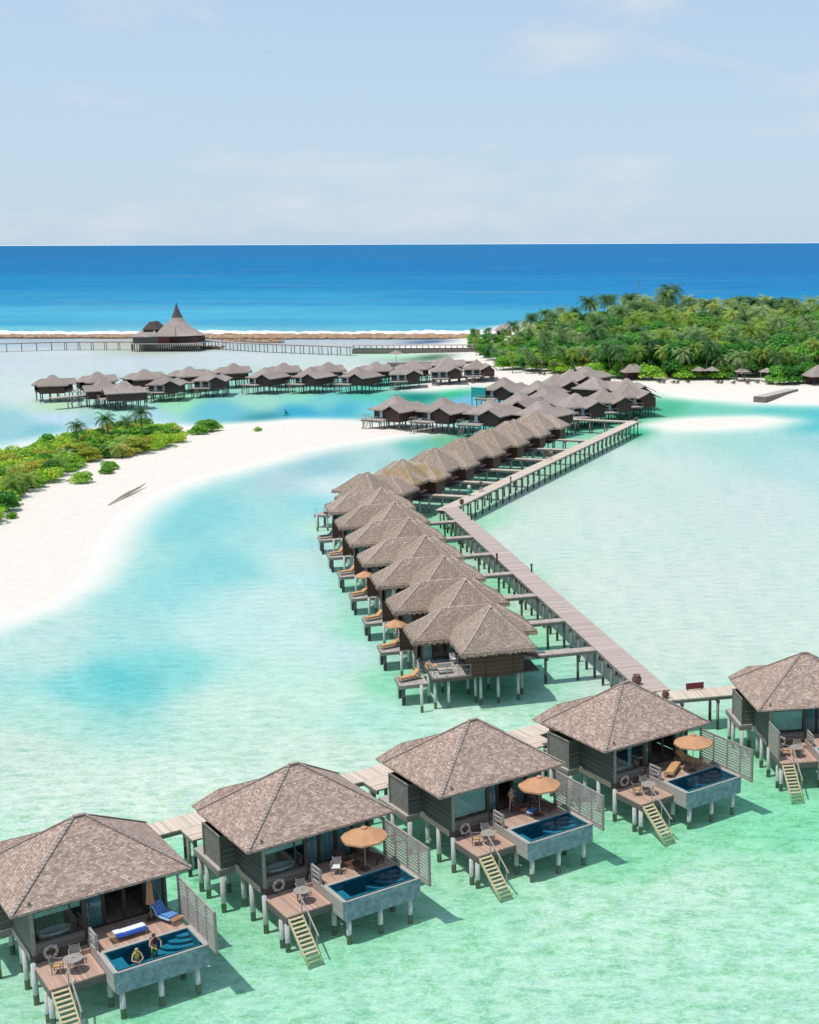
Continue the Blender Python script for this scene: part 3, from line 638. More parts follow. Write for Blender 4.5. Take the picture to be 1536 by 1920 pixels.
# ------------------------------------------------------------------ people
def person(loc, rotz, label, J=None, clothes=(), hair='hair_dark', skin='skin', name='person', pose='stand', sc=1.0, hand=True):
    """faces -y. J overrides joints"""
    j = dict(pel=(0, 0, .94), sp=(0, .01, 1.1), ch=(0, .01, 1.3), nk=(0, .01, 1.47), hd=(0, -.005, 1.56), ht=(0, 0, 1.70),
             sl=(-.18, .01, 1.41), sr=(.18, .01, 1.41), el=(-.26, .03, 1.14), er=(.26, .03, 1.14), wl=(-.28, -.06, .90), wr=(.28, -.06, .90),
             hl=(-.09, 0, .88), hr=(.09, 0, .88), kl=(-.11, -.02, .49), kr=(.11, -.02, .49), al=(-.12, .02, .08), ar=(.12, .02, .08), tl=(-.14, -.15, .03), tr=(.14, -.15, .03))
    if J: j.update(J)
    for k in j: j[k] = Vector(j[k])*sc
    t = thing(name, label, 'person', loc, rotz)
    def skinmesh(nm, nodes, edges, rad, mat, root=0):
        me = bpy.data.meshes.new(nm); me.from_pydata([tuple(p) for p in nodes], edges, []); o = bpy.data.objects.new(nm, me); COL.objects.link(o); o.parent = t
        md = o.modifiers.new('skin', 'SKIN'); md.use_smooth_shade = True
        for v, r_ in zip(me.skin_vertices[0].data, rad): v.radius = (r_*sc, r_*sc); v.use_root = False
        me.skin_vertices[0].data[root].use_root = True
        s_ = o.modifiers.new('sub', 'SUBSURF'); s_.levels = 1; s_.render_levels = 1; me.materials.append(M[mat]); return o
    order = list(j); nodes = [j[k] for k in order]; ix = {k: i for i, k in enumerate(order)}
    radd = dict(pel=.125, sp=.115, ch=.135, nk=.055, hd=.078, ht=.07, sl=.06, sr=.06, el=.042, er=.042, wl=.028, wr=.028, hl=.085, hr=.085, kl=.058, kr=.058, al=.042, ar=.042, tl=.032, tr=.032)
    rad = [radd[k] for k in order]
    E_ = [(ix[a], ix[b]) for a, b in (('pel', 'sp'), ('sp', 'ch'), ('ch', 'nk'), ('nk', 'hd'), ('hd', 'ht'), ('ch', 'sl'), ('ch', 'sr'), ('sl', 'el'), ('sr', 'er'), ('el', 'wl'), ('er', 'wr'), ('pel', 'hl'), ('pel', 'hr'), ('hl', 'kl'), ('hr', 'kr'), ('kl', 'al'), ('kr', 'ar'), ('al', 'tl'), ('ar', 'tr'))]
    if hand:
        for e, w, sgn in (('el', 'wl', -1), ('er', 'wr', 1)):
            d = (j[w]-j[e]).normalized(); side = d.cross(Vector((0, 1, 0))); side = (side if side.length > .1 else Vector((1, 0, 0))).normalized(); nrm = d.cross(side)
            palm = j[w]+d*.07*sc; ip = len(nodes); nodes.append(palm); rad.append(.03); E_.append((ix[w], ip))
            for q, ln in enumerate((.065, .078, .072, .058)):
                b0 = palm+d*.035*sc+side*(q-1.5)*.02*sc; b1 = b0+(d*.8+nrm*.35).normalized()*ln*sc
                i0 = len(nodes); nodes += [b0, b1]; rad += [.0095, .008]; E_ += [(ip, i0), (i0, i0+1)]
            i0 = len(nodes); th = palm-d*.02*sc+side*.045*sc; nodes += [th, th+(d+side*.3).normalized()*.045*sc]; rad += [.011, .009]; E_ += [(ip, i0), (i0, i0+1)]
    # nose
    fw = Vector((0, -1, 0)); up = (j['ht']-j['nk']).normalized(); fw = (fw-up*fw.dot(up)).normalized()
    i0 = len(nodes); nodes.append(j['hd']+fw*.1*sc+up*.015*sc); rad.append(.014); E_.append((ix['hd'], i0))
    skinmesh('body', nodes, E_, rad, skin, ix['pel'])
    c = (j['hd']+j['ht'])/2
    mb = MB(); q = up.to_track_quat('Z', 'Y')
    n = 12; prof = [(.0, .115), (.06, .1), (.092, .05), (.098, 0), (.092, -.05), (.07, -.08)]
    for r_, z in prof:
        for k in range(n):
            a = 2*PI*k/n; p = Vector((r_*math.cos(a), r_*math.sin(a)*1.1+.012, z))
            if p.y < -.03 and z < .04: p.y = -.02
            mb.v.append(tuple(c+(q @ p)*sc))
    for i in range(len(prof)-1):
        for k in range(n): mb.f.append((i*n+k, i*n+(k+1) % n, (i+1)*n+(k+1) % n, (i+1)*n+k)); mb.m.append(0); mb.uv.append(None)
    mb.build('hair', hair, t, True)
    sd = fw.cross(up)
    for s_ in (-1, 1):
        mb = MB(); e = j['hd']+fw*.082*sc+up*.05*sc+sd*.03*s_*sc; mb.lathe(e.x, e.y, [(0, e.z-.01), (.01, e.z), (0, e.z+.01)], 6); mb.build('eye', 'hair_dark', t)
        mb = MB(); e = j['hd']+sd*.085*s_*sc+up*.03*sc; mb.lathe(e.x, e.y, [(0, e.z-.03), (.018, e.z), (0, e.z+.03)], 6); mb.build('ear', skin, t)
    e = j['hd']+fw*.08*sc-up*.025*sc; mb = MB(); mb.box(e.x-.022, e.y-.006, e.z-.005, e.x+.022, e.y+.006, e.z+.005); mb.build('mouth', 'maroon', t)
    for kind, mat in clothes:
        if kind == 'briefs': skinmesh('swim_shorts', [j['pel'], j['hl'].lerp(j['kl'], .3), j['hr'].lerp(j['kr'], .3), j['pel'].lerp(j['sp'], .4), j['hl'], j['hr']], [(0, 3), (0, 4), (4, 1), (0, 5), (5, 2)], [.135, .088, .088, .128, .096, .096], mat)
        if kind == 'shorts': skinmesh('shorts', [j['pel'], j['hl'].lerp(j['kl'], .75), j['hr'].lerp(j['kr'], .75), j['pel'].lerp(j['sp'], .5), j['hl'], j['hr']], [(0, 3), (0, 4), (4, 1), (0, 5), (5, 2)], [.142, .088, .088, .13, .1, .1], mat)
        if kind == 'trousers': skinmesh('trousers', [j['pel'], j['kl'], j['kr'], j['pel'].lerp(j['sp'], .5), j['hl'], j['hr'], j['kl'].lerp(j['al'], .8), j['kr'].lerp(j['ar'], .8)], [(0, 3), (0, 4), (4, 1), (0, 5), (5, 2), (1, 6), (2, 7)], [.142, .078, .078, .13, .1, .1, .065, .065], mat)
        if kind == 'sarong': 
            mb = MB(); p = j['pel']; f = (j['al']+j['ar'])/2; mb.tube([p.lerp(j['sp'], .5), p, p.lerp(f, .5), p.lerp(f, .85)], [.14, .17, .22, .27], 14); mb.build('wrap_skirt', mat, t, True)
        if kind == 'shirt': skinmesh('shirt', [j['ch'], j['sp'], j['pel'], j['sl'], j['sr'], j['sl'].lerp(j['el'], .7), j['sr'].lerp(j['er'], .7), j['ch'].lerp(j['nk'], .55)], [(0, 1), (1, 2), (0, 3), (0, 4), (3, 5), (4, 6), (0, 7)], [.158, .14, .15, .078, .078, .06, .06, .08], mat)
        if kind == 'vest': skinmesh('swim_vest', [j['ch'], j['sp'], j['ch'].lerp(j['nk'], .45)], [(0, 1), (0, 2)], [.152, .134, .1], mat)
    return t

# ------------------------------------------------------------------ pool villas (foreground)
VW, VD, ZE, ZR = 9.4, 7.36, 4.65, 7.62
PILES_P = [(-.02, 7.3), (-.02, 6.2), (0, 3.95), (1.25, 6.2), (1.25, 3.9), (.95, 1.95), (.92, .1), (.95, -2.0), (1.0, -2.62), (3.95, -2.4),
           (4.1, -3.92), (6.08, -3.92), (8.0, -3.92), (4.3, 1.2), (7.9, -2.0), (7.9, 1.6), (4.2, 4.4), (7.9, 5.2), (4.2, 8.0), (7.9, 8.0)]
def pool_villa(frame, label, doors, window, who):
    X, Y, a = frame; t = thing('pool_villa', label, 'villa', (X, Y, 0), a, 'grey villas with plunge pools')
    P_ = lambda mb, n, m, par=t, **k: mb.build(n, m, par, **k)
    # main roof
    mb = MB(); hip_roof(mb, 0, 0, VW, VD, ZE, ZR, .29, .02, steps=1, thick=.13, mu=1)
    rf = P_(mb, 'roof', ['shingle', 'frame'])
    mb = MB(); cx, cy = VW/2, VD/2
    for c_, e in (((0, 0), (cx-.29, cy)), ((VW, 0), (cx+.29, cy)), ((VW, VD), (cx+.29, cy)), ((0, VD), (cx-.29, cy))):
        for k in range(26):
            f0, f1 = k/26, (k+.93)/26
            p0 = Vector((c_[0]+(e[0]-c_[0])*f0, c_[1]+(e[1]-c_[1])*f0, ZE+(ZR-ZE)*f0+.035)); p1 = Vector((c_[0]+(e[0]-c_[0])*f1, c_[1]+(e[1]-c_[1])*f1, ZE+(ZR-ZE)*f1+.015))
            mb.beam(p0, p1, .2, .04)
    mb.beam((cx-.32, cy, ZR+.03), (cx+.32, cy, ZR+.03), .26, .06)
    P_(mb, 'ridge_cap', 'cap_shingle', rf)
    mb = MB(); hip_roof(mb, .35, 6.15, 6.4, 9.1, 4.3, 5.55, 1.9, .02, thick=.12, mu=1); P_(mb, 'rear_roof', ['shingle', 'frame'])
    # walls
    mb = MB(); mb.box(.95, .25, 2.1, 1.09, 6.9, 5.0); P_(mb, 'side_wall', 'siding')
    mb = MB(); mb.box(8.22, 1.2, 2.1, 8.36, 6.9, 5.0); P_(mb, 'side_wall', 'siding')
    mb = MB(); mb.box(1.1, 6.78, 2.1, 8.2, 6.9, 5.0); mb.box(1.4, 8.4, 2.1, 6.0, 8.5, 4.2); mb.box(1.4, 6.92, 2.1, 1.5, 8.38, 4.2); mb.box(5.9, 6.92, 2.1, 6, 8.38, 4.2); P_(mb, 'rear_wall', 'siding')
    # corner post, wall below and beside window
    mb = MB(); mb.box(.93, .2, 2.1, 1.13, .249, 4.9); P_(mb, 'corner_post', 'post')
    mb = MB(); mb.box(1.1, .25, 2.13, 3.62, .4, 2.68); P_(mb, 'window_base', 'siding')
    mb = MB(); mb.box(1.0, .32, 1.55, 3.7, .4, 2.12); mb.box(.86, .4, 1.72, 8.4, .48, 2.06); P_(mb, 'base_wall', 'beam_dark')
    mb = MB(); mb.box(3.62, .27, 2.1, 3.76, 1.2, 4.9); P_(mb, 'return_wall', 'frame')
    # window
    mb = MB()
    for bx in ((1.1, .28, 2.69, 1.17, .38, 4.7), (3.55, .28, 2.69, 3.62, .38, 4.7), (1.17, .28, 2.69, 3.55, .38, 2.76), (1.17, .28, 4.35, 3.55, .38, 4.7)): mb.box(*bx)
    if window == 'tub': mb.box(2.95, .29, 2.77, 3.01, .37, 4.34)
    wn_ = P_(mb, 'window', 'frame'); mb = MB(); mb.box(1.17, .32, 2.77, 3.55, .335, 4.34); P_(mb, 'pane', 'glass', wn_)
    if window == 'blind': mb = MB(); mb.box(1.2, .42, 2.85, 3.52, .44, 4.34); P_(mb, 'blind', 'blind', wn_)
    elif window == 'tub': mb = MB(); mb.box(1.2, .42, 4.02, 3.52, .44, 4.34); P_(mb, 'blind', 'blind', wn_)
    elif window == 'bed': mb = MB(); mb.box(2.35, .5, 2.8, 2.66, .52, 4.3); P_(mb, 'curtain', 'curtain', wn_)
    # interior
    mb = MB(); mb.box(1.1, .41, 2.02, 8.2, 6.77, 2.08); P_(mb, 'floor', 'deck')
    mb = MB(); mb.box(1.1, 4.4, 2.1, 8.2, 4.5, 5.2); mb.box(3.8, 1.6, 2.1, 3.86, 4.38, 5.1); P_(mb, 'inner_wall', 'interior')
    # door wall
    ws = [3.78, 4.92, 6.02, 7.12, 8.2]
    for k in range(4):
        x0, x1 = ws[k], ws[k+1]; f = MB(); f.box(x0+.01, 1.2, 2.1, x0+.09, 1.28, 4.62); f.box(x1-.08, 1.2, 2.1, x1-.01, 1.28, 4.62); f.box(x0+.09, 1.2, 4.5, x1-.08, 1.28, 4.62); f.box(x0+.09, 1.2, 2.1, x1-.08, 1.28, 2.18)
        d_ = P_(f, 'glass_door', 'frame')
        if doors[k] != 'o': mb = MB(); mb.box(x0+.09, 1.23, 2.18, x1-.08, 1.245, 4.5); P_(mb, 'pane', 'glass', d_)
        if doors[k] == 'c':
            mb = MB(); n = 26; 
            pts = [(x0+.1+(x1-x0-.2)*i/n, 1.36+.035*math.sin(i*1.9)) for i in range(n+1)]
            for (xa, ya), (xb, yb) in zip(pts[:-1], pts[1:]): mb.face([(xa, ya, 2.16), (xb, yb, 2.16), (xb, yb, 4.55), (xa, ya, 4.55)])
            P_(mb, 'curtain', 'curtain', d_)
    mb = MB(); mb.box(3.78, 1.22, 4.63, 8.2, 1.3, 5.2); P_(mb, 'lintel', 'frame')
    # bathroom box and ledge
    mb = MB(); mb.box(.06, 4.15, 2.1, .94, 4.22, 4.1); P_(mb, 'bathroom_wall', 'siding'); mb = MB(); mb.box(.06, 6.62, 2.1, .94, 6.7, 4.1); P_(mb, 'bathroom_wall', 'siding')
    mb = MB()
    for k in range(17): y = 4.24+k*.14; mb.box(.06, y, 2.12, .1, y+.115, 4.06)
    mb.box(.11, 4.24, 2.1, .13, 6.6, 4.02); P_(mb, 'louvre_panel', 'post')
    mb = MB()
    for y in (4.15, 6.62): mb.box(.0, y-.03, 2.05, .055, y+.1, 4.14)
    mb.box(.0, 4.23, 4.065, .1, 6.6, 4.14); P_(mb, 'panel_frame', 'beam')
    mb = MB(); mb.box(-.15, 4.05, 1.98, .94, 7.9, 2.08); mb.box(.95, 6.95, 1.98, 1.38, 8.5, 2.08); P_(mb, 'side_ledge', 'siding_light')
    mb = MB(); mb.box(-.17, 4.02, 1.66, -.05, 7.92, 1.97); mb.box(-.04, 4.02, 1.66, .84, 4.14, 1.97); mb.box(.86, .49, 1.72, .94, 4.0, 2.08); mb.box(4, .5, 1.6, 4.2, 8.3, 1.95); mb.box(7.8, .5, 1.6, 8, 8.3, 1.95); P_(mb, 'floor_beam', 'beam')
    # decks
    mb = MB(); mb.box(.95, -2.74, 1.50, 3.68, .31, 1.58); P_(mb, 'lower_deck', 'deck')
    mb = MB(); mb.box(.93, -2.77, 1.12, 3.70, -2.74, 1.5); mb.box(.93, -2.73, 1.12, .99, .3, 1.49); P_(mb, 'deck_skirt', 'siding')
    mb = MB(); mb.box(3.92, -1.58, 2.0, 8.42, 1.19, 2.1); P_(mb, 'upper_deck', 'deck')
    mb = MB(); mb.box(3.71, -4.02, 1.05, 3.8, .25, 2.12); P_(mb, 'divider_wall', 'siding_light')
    mb = MB(); mb.box(3.68, -1.3, 2.13, 3.83, -1.2, 3.0); mb.box(3.68, -.3, 2.13, 3.83, -.2, 3.0)
    for z in (2.93, 2.66, 2.4): mb.box(3.7, -1.19, z-.03, 3.8, -.31, z+.06)
    P_(mb, 'railing', 'siding_light')
    mb = MB(); mb.box(3.05, -.25, 1.58, 3.7, .3, 1.83); P_(mb, 'deck_step', 'deck')
    # pool
    mb = MB(); mb.box(3.81, -4.12, .94, 3.93, -1.6, 2.11); mb.box(3.93, -4.12, .94, 8.6, -4.0, 2.10); mb.box(8.45, -4.0, .94, 8.6, -1.6, 2.11); mb.box(3.93, -4.0, .94, 8.45, -1.6, 1.02)
    pool = P_(mb, 'plunge_pool', 'poolwall')
    mb = MB(); mb.box(3.935, -4.13, 2.101, 8.61, -4.0, 2.125); mb.box(3.76, -4.13, 2.121, 3.93, -1.6, 2.145); mb.box(8.38, -4.0, 2.112, 8.62, -1.5, 2.14); mb.box(3.93, -1.72, 2.101, 8.38, -1.5, 2.125); P_(mb, 'coping', 'siding_light', pool)
    mb = MB(); mb.box(3.94, -3.68, 1.03, 8.44, -3.58, 2.0); mb.box(3.94, -1.72, 1.03, 8.44, -1.62, 2.1); mb.box(3.94, -3.57, 1.03, 4.04, -1.73, 2.1); mb.box(8.34, -3.57, 1.03, 8.44, -1.73, 2.1); mb.box(4.05, -3.57, 1.03, 8.33, -1.73, 1.08); P_(mb, 'pool_lining', 'pooltile', pool)
    mb = MB(); mb.box(3.94, -3.99, 1.45, 8.44, -3.69, 1.5); mb.box(3.94, -3.695, 1.5, 8.44, -3.683, 1.995); P_(mb, 'overflow_gutter', 'gutter', pool)
    mb = MB(); mb.box(4.05, -3.56, 1.1, 4.85, -1.74, 1.62)
    P_(mb, 'pool_bench', 'poolstep', pool)
    mb = MB()
    for k, r_ in enumerate((.42, .72, 1.02, 1.32)):
        z1 = 1.9-.16*k; n = 14; pts = [(8.33-r_*1.5*math.cos(q*PI/2/n), -1.74-r_*.95*math.sin(q*PI/2/n)) for q in range(n+1)]
        mb.face([(8.33, -1.74, z1)]+[(x, y, z1) for x, y in pts])
        for (xa, ya), (xb, yb) in zip(pts[:-1], pts[1:]): mb.face([(xa, ya, z1-.3), (xb, yb, z1-.3), (xb, yb, z1), (xa, ya, z1)], 1)
    P_(mb, 'pool_steps', ['poolstep', 'pooltile'], pool)
    mb = MB(); mb.face([(4.04, -3.6, 2.01), (8.34, -3.6, 2.01), (8.34, -1.72, 2.01), (4.04, -1.72, 2.01)]); P_(mb, 'pool_water', 'poolwater', pool)
    # privacy screen
    mb = MB(); 
    for k in range(11): z = 2.2+k*.192; mb.beam((8.66, .25, z+.09), (8.66, -5.0, z+.09), .025, .125)
    sc_ = P_(mb, 'privacy_screen', 'screenwood')
    mb = MB(); mb.box(8.62, -5.15, 2.0, 8.75, -5.02, 4.33); P_(mb, 'end_post', 'post', sc_)
    mb = MB()
    for y in (.2, -1.2, -2.6, -3.9): mb.box(8.68, y-.04, 2.12, 8.74, y+.04, 4.29); mb.box(8.615, y-.03, 2.16, 8.645, y+.03, 4.27)
    mb.box(8.63, -5.0, 4.29, 8.72, .28, 4.325); mb.box(8.62, -5.0, 2.0, 8.74, .28, 2.17); P_(mb, 'screen_frame', 'screenwood', sc_)
    # stairs
    x0, x1, ys, ye, zt, zb = 1.02, 1.84, -2.78, -5.1, 1.5, -.3
    st = MB(); st.beam((x0, ys, zt-.06), (x0, ye, zb-.06), .06, .2); st.beam((x1, ys, zt-.06), (x1, ye, zb-.06), .06, .2)
    stairs = P_(st, 'stairs', 'stairwood')
    mb = MB(); n = 11
    for k in range(n): f = (k+.5)/n; y = ys+(ye-ys)*f; z = zt+(zb-zt)*f; mb.box(x0+.04, y-.1, z-.02, x1-.04, y+.07, z+.03)
    P_(mb, 'treads', 'stairwood', stairs)
    mb = MB(); mb.beam((x1+.06, -2.5, 2.5), (x1+.02, -4.75, 1.02), .07, .07); mb.beam((x1+.04, -2.7, 1.4), (x1+.04, -2.7, 2.4), .05, .05); mb.beam((x1+.03, -3.7, .75), (x1+.03, -3.7, 1.7), .05, .05); mb.beam((x1+.03, -4.5, .1), (x1+.03, -4.5, 1.15), .05, .05)
    P_(mb, 'handrail', 'screenwood', stairs)
    for (u, w) in PILES_P:
        top = 1.66 if u < .5 else (1.12 if w < -.5 and u < 3.99 else (.94 if w < -1.5 else 1.72))
        MB().cyl(u, w, -.85, top, .15, 12).build('pile', 'pile', t, True)
    return t
TWO = {1: 'leftmost', 2: 'second from left', 3: 'third from left', 4: 'fourth from left', 5: 'rightmost'}
VF = {1: (-29.7, 63.62, R(36.7)), 2: (-19.56, 70.97, R(37.5)), 3: (-9.64, 78.54, R(36.6)), 4: (.52, 86.16, R(37.0)), 5: (11.7, 94.25, R(10.3))}
LB = {1: 'leftmost grey shingled villa whose plunge pool holds two bathers', 2: 'shingled pool villa with a heron on its slat screen, second from left',
      3: 'middle shingled pool villa with a man standing at its open door', 4: 'shingled pool villa nearest the pier end, one lounger in the sun',
      5: 'rightmost shingled pool villa cut by the photo edge, extra slat panel by its table deck'}
DR = {1: 'coog', 2: 'ccgc', 3: 'cogc', 4: 'coog', 5: 'cccc'}; WIN = {1: 'tub', 2: 'tub', 3: 'blind', 4: 'bed', 5: 'blind'}
NM = {1: 'the leftmost pool villa', 2: 'the second pool villa from left', 3: 'the middle pool villa', 4: 'the fourth pool villa from left', 5: 'the rightmost pool villa'}
for k in range(1, 6):
    v = pool_villa(VF[k], LB[k], DR[k].replace('g', 'c'), WIN[k], k); fr_ = VF[k]
    loc, rz = on(fr_, 1.85, .2, 2.07); lifebuoy(loc, rz, 'round pale lifebuoy on the base wall of %s' % NM[k])
    loc, rz = on(fr_, 2.45, -1.62, 1.584); table(loc, rz, 'round wooden table on the lower deck of %s' % NM[k])
    if k != 2:
        loc, rz = on(fr_, 1.75, -1.25, 1.584, R(62)); chair(loc, rz, 'armchair left of the round table at %s' % NM[k], 'armchairs round the deck tables')
    loc, rz = on(fr_, 2.75, -.85, 1.584, R(-15)); chair(loc, rz, 'armchair behind the round table at %s' % NM[k], 'armchairs round the deck tables', 'rattan')
    if k == 5:
        t = thing('slat_panel', 'short slatted panel at the left edge of the rightmost lower deck', 'panel', (fr_[0], fr_[1], 0), fr_[2])
        mb = MB()
        for q in range(11): z = 1.7+q*.19; mb.beam((.9, .2, z), (.9, -2.2, z), .025, .15)
        mb.build('slats', 'screenwood', t); mb = MB(); mb.box(.85, -2.32, .9, .96, -2.21, 3.75); mb.build('post', 'post', t); mb = MB(); mb.box(.87, -2.2, 3.68, .94, .2, 3.75); mb.build('top_rail', 'screenwood', t)
for k, w in ((2, -1.3), (3, -1.15), (4, -1.45)):
    loc, rz = on(VF[k], 6.68, w+.15, 2.104); umbrella(loc, rz, 'open orange brown parasol on the pool deck of %s' % NM[k])
F1, F2, F3, F4, F5 = [VF[k] for k in range(1, 6)]
loc, rz = on(F1, 7.15, .35, 2.104); closed_umbrella(loc, rz, 'furled brown parasol beside the blue striped lounger')
loc, rz = on(F1, 7.8, -.15, 2.104, R(22)); lounger(loc, rz, 'lounger with raised back under the blue striped towel', 50, ('stripe', 'blue and white striped towel over the raised lounger', 2, 15))
loc, rz = on(F1, 5.55, -.72, 2.104, R(92)); lounger(loc, rz, 'flat lounger along the pool of the leftmost pool villa', 2, ('towel', 'white towel with blue edge on the flat lounger', 0, 13))
for k, f in ((2, F2), (3, F3)):
    loc, rz = on(f, 6.1, -.1, 2.104, R(20)); lounger(loc, rz, 'dark lounger left of the parasol pole at %s' % NM[k], 40, ('stripe', 'crumpled blue towel on the foot of a dark lounger', 0, 4) if k == 3 else None, 'teak_dark')
    loc, rz = on(f, 7.5, -.1, 2.104, R(20)); lounger(loc, rz, 'dark lounger right of the parasol pole at %s' % NM[k], 40, None, 'teak_dark')
loc, rz = on(F2, 5.1, -.55, 2.104, R(-35)); chair(loc, rz, 'lone armchair with pale cushion beside the pool of the second villa', None, 'white')
loc, rz = on(F4, 5.3, -.75, 2.104, R(-55)); lounger(loc, rz, 'lounger with orange cushion in the sun at the fourth pool villa', 3, None, 'teak', None, 'cushion')
loc, rz = on(F4, 7.3, -.1, 2.104, R(20)); lounger(loc, rz, 'shaded lounger behind the parasol pole at the fourth pool villa', 35, None, 'teak', None, 'cushion')
loc, rz = on(F5, 6.3, -.2, 2.104, R(20)); lounger(loc, rz, 'lounger on the upper deck of the rightmost pool villa', 35, None, 'teak_dark')
for k, f in ((1, F1), (2, F2)):
    t = thing('bathtub', 'white oval bathtub behind the window of %s' % NM[k], 'bathtub', *on(f, 2.3, .95, 2.085))
    mb = MB(); mb.lathe(0, 0, [(.3, 0), (.42, .1), (.5, .55), (.54, .78), (.5, .8), (.44, .7), (.35, .3), (0, .25)], 20, sx=1.7, sy=.85); mb.build('tub', 'white', t, True)
t = thing('bed', 'white bed seen through the window of the fourth pool villa', 'bed', *on(F4, 2.1, 1.5, 2.085))
MB().box(-.9, -.8, 0, .9, .9, .4).build('bed_base', 'teak_dark', t); MB().box(-.88, -.78, .401, .88, .88, .78).build('mattress', 'white', t); MB().box(-.8, .4, .79, -.1, .85, .9).build('pillow', 'white', t)
t = thing('bird', 'grey heron perched on the screen post of the second villa', 'bird', *on(F2, 8.69, -5.0, 4.33))
mb = MB(); mb.tube([(0, .22, .22), (0, .1, .3), (0, -.08, .36), (0, -.14, .44), (0, -.16, .55), (0, -.2, .62), (0, -.26, .61)], [.03, .08, .09, .05, .03, .035, .02], 8); mb.build('body', 'grey_bird', t, True)
MB().beam((0, -.26, .61), (0, -.42, .57), .015, .02).build('beak', 'cushion', t)
for x in (-.03, .03): MB().beam((x, .02, 0), (x, .02, .28), .012, .012).build('leg', 'frame', t)
# people on the decks and in the pool
loc, rz = on(F3, 5.55, .55, 2.104)
person(loc, rz+R(10), 'bare chested man in navy swim shorts standing at the open villa door', dict(wl=(-.1, -.3, 1.22), el=(-.3, -.05, 1.17), er=(.36, .02, 1.25), wr=(.2, -.2, 1.4), kl=(-.15, -.02, .49), al=(-.2, .02, .08), tl=(-.24, -.13, .03), kr=(.14, -.02, .49), ar=(.18, .02, .08), tr=(.22, -.13, .03)), (('briefs', 'navy'),))
loc, rz = on(F1, 6.3, -2.5, 1.1)
person(loc, rz+R(15), 'man in a dark vest standing in the plunge pool', dict(el=(-.34, -.12, 1.16), wl=(-.2, -.34, 1.05), er=(.36, -.1, 1.16), wr=(.2, -.34, 1.06), hd=(0, -.05, 1.54), ht=(0, -.06, 1.67)), (('vest', 'maroon'), ('shorts', 'yellow')))
loc, rz = on(F1, 5.15, -3.3, 1.1)
person(loc, rz+R(-8), 'fair haired woman in yellow leaning on the pool edge', dict(el=(-.3, -.2, 1.1), wl=(-.05, -.42, 1.07), er=(.3, -.2, 1.1), wr=(.06, -.43, 1.08), hd=(0, -.06, 1.53), ht=(.02, -.03, 1.66)), (('vest', 'yellow'),), 'hair_blond', sc=.95)

# ------------------------------------------------------------------ piers and walkways
def walk(a, b, wid, z, label, name='walkway', board='pier', step=2.6, pil='pile_pier', group=None, pr=.13, th=.1, edge=.24, ext=None, pairs=True, cross=True, cat='walkway', off=0.0):
    a = Vector((a[0], a[1], 0)); b = Vector((b[0], b[1], 0)); ln = (b-a).length; rz = math.atan2((b-a).y, (b-a).x)-PI/2
    t = thing(name, label, cat, (a.x, a.y, 0), rz, group); h = wid/2
    mb = MB(); mb.box(-h, 0, z-th, h, ln, z); mb.build('boards', board, t)
    mb = MB(); mb.box(-h+.04, .03, z-th-edge, -h+.18, ln-.03, z-th-.003); mb.box(h-.18, .03, z-th-edge, h-.04, ln-.03, z-th-.003)
    mb.build('side_beam', 'beam', t)
    n = max(1, int(round(ln/step))); y0 = off
    for k in range(n):
        y = min(ln-.2, max(.2, (k+.5)*ln/n+y0))
        if cross: MB().box(-h-.1, y-.09, z-th-edge-.2, h+.1, y+.09, z-th-edge-.003).build('cross_beam', 'beam_dark', t)
        g = -.85
        for x in ((-h+.12, h-.12) if pairs else (0,)): MB().cyl(x, y, g, z-th-edge-(.2 if cross else 0), pr, 8).build('pile', pil, t, True)
    return t
nA = (math.cos(R(17.5)), math.sin(R(17.5))); dA = (-nA[1], nA[0])
def PA(x, s): return (nA[0]*x+dA[0]*s, nA[1]*x+dA[1]*s)
nB = (math.cos(R(-17)), math.sin(R(-17))); dB = (-nB[1], nB[0])
def PB(x, s): return (nB[0]*x+dB[0]*s, nB[1]*x+dB[1]*s)
ZP = 2.3
# the walk behind the pool villas, one length per villa
wp = [(-38.2, 71.3), (-27.6, 79.3), (-16.85, 87.45), (-6.05, 95.65), (4.6, 103.75)]
wl = ['boardwalk length behind the leftmost pool villa', 'boardwalk length between the first and second pool villas', 'boardwalk length between the second and third pool villas', 'boardwalk length from the middle pool villa to the pier']
for k in range(4):
    a, b = Vector(wp[k]), Vector(wp[k+1]); d = (b-a).normalized()*.01
    walk(a+d, b-d, 2.0, ZP+.004*(k % 2), wl[k], group='boardwalk lengths behind the pool villas', step=5.0)
walk((5.1, 104.35), (13.9, 106.5), 2.2, ZP+.01, 'boardwalk spur from the pier to the rightmost pool villa', step=3.4)
for k in (1, 2, 3, 4):
    f = VF[k]; a = xf(f, 1.0, 8.52); b = xf(f, 1.0, 10.75); walk(a, b, 1.9, ZP-.008, 'short landing joining %s to the boardwalk' % NM[k], group='landings behind the pool villas', step=4, cross=False)
walk(PA(36.4, 99.2), PA(36.2, 182.2), 2.35, ZP+.02, 'long near pier with greyed boards, running back from the pool villas', 'pier', 'pier_pink', 2.45, cat='pier')
walk(PB(-73.4, 168.3), PB(-73.4, 267.5), 2.1, ZP-.012, 'long far pier of sun bleached boards, slanting to the right', 'pier', 'pier', 2.75, cat='pier')
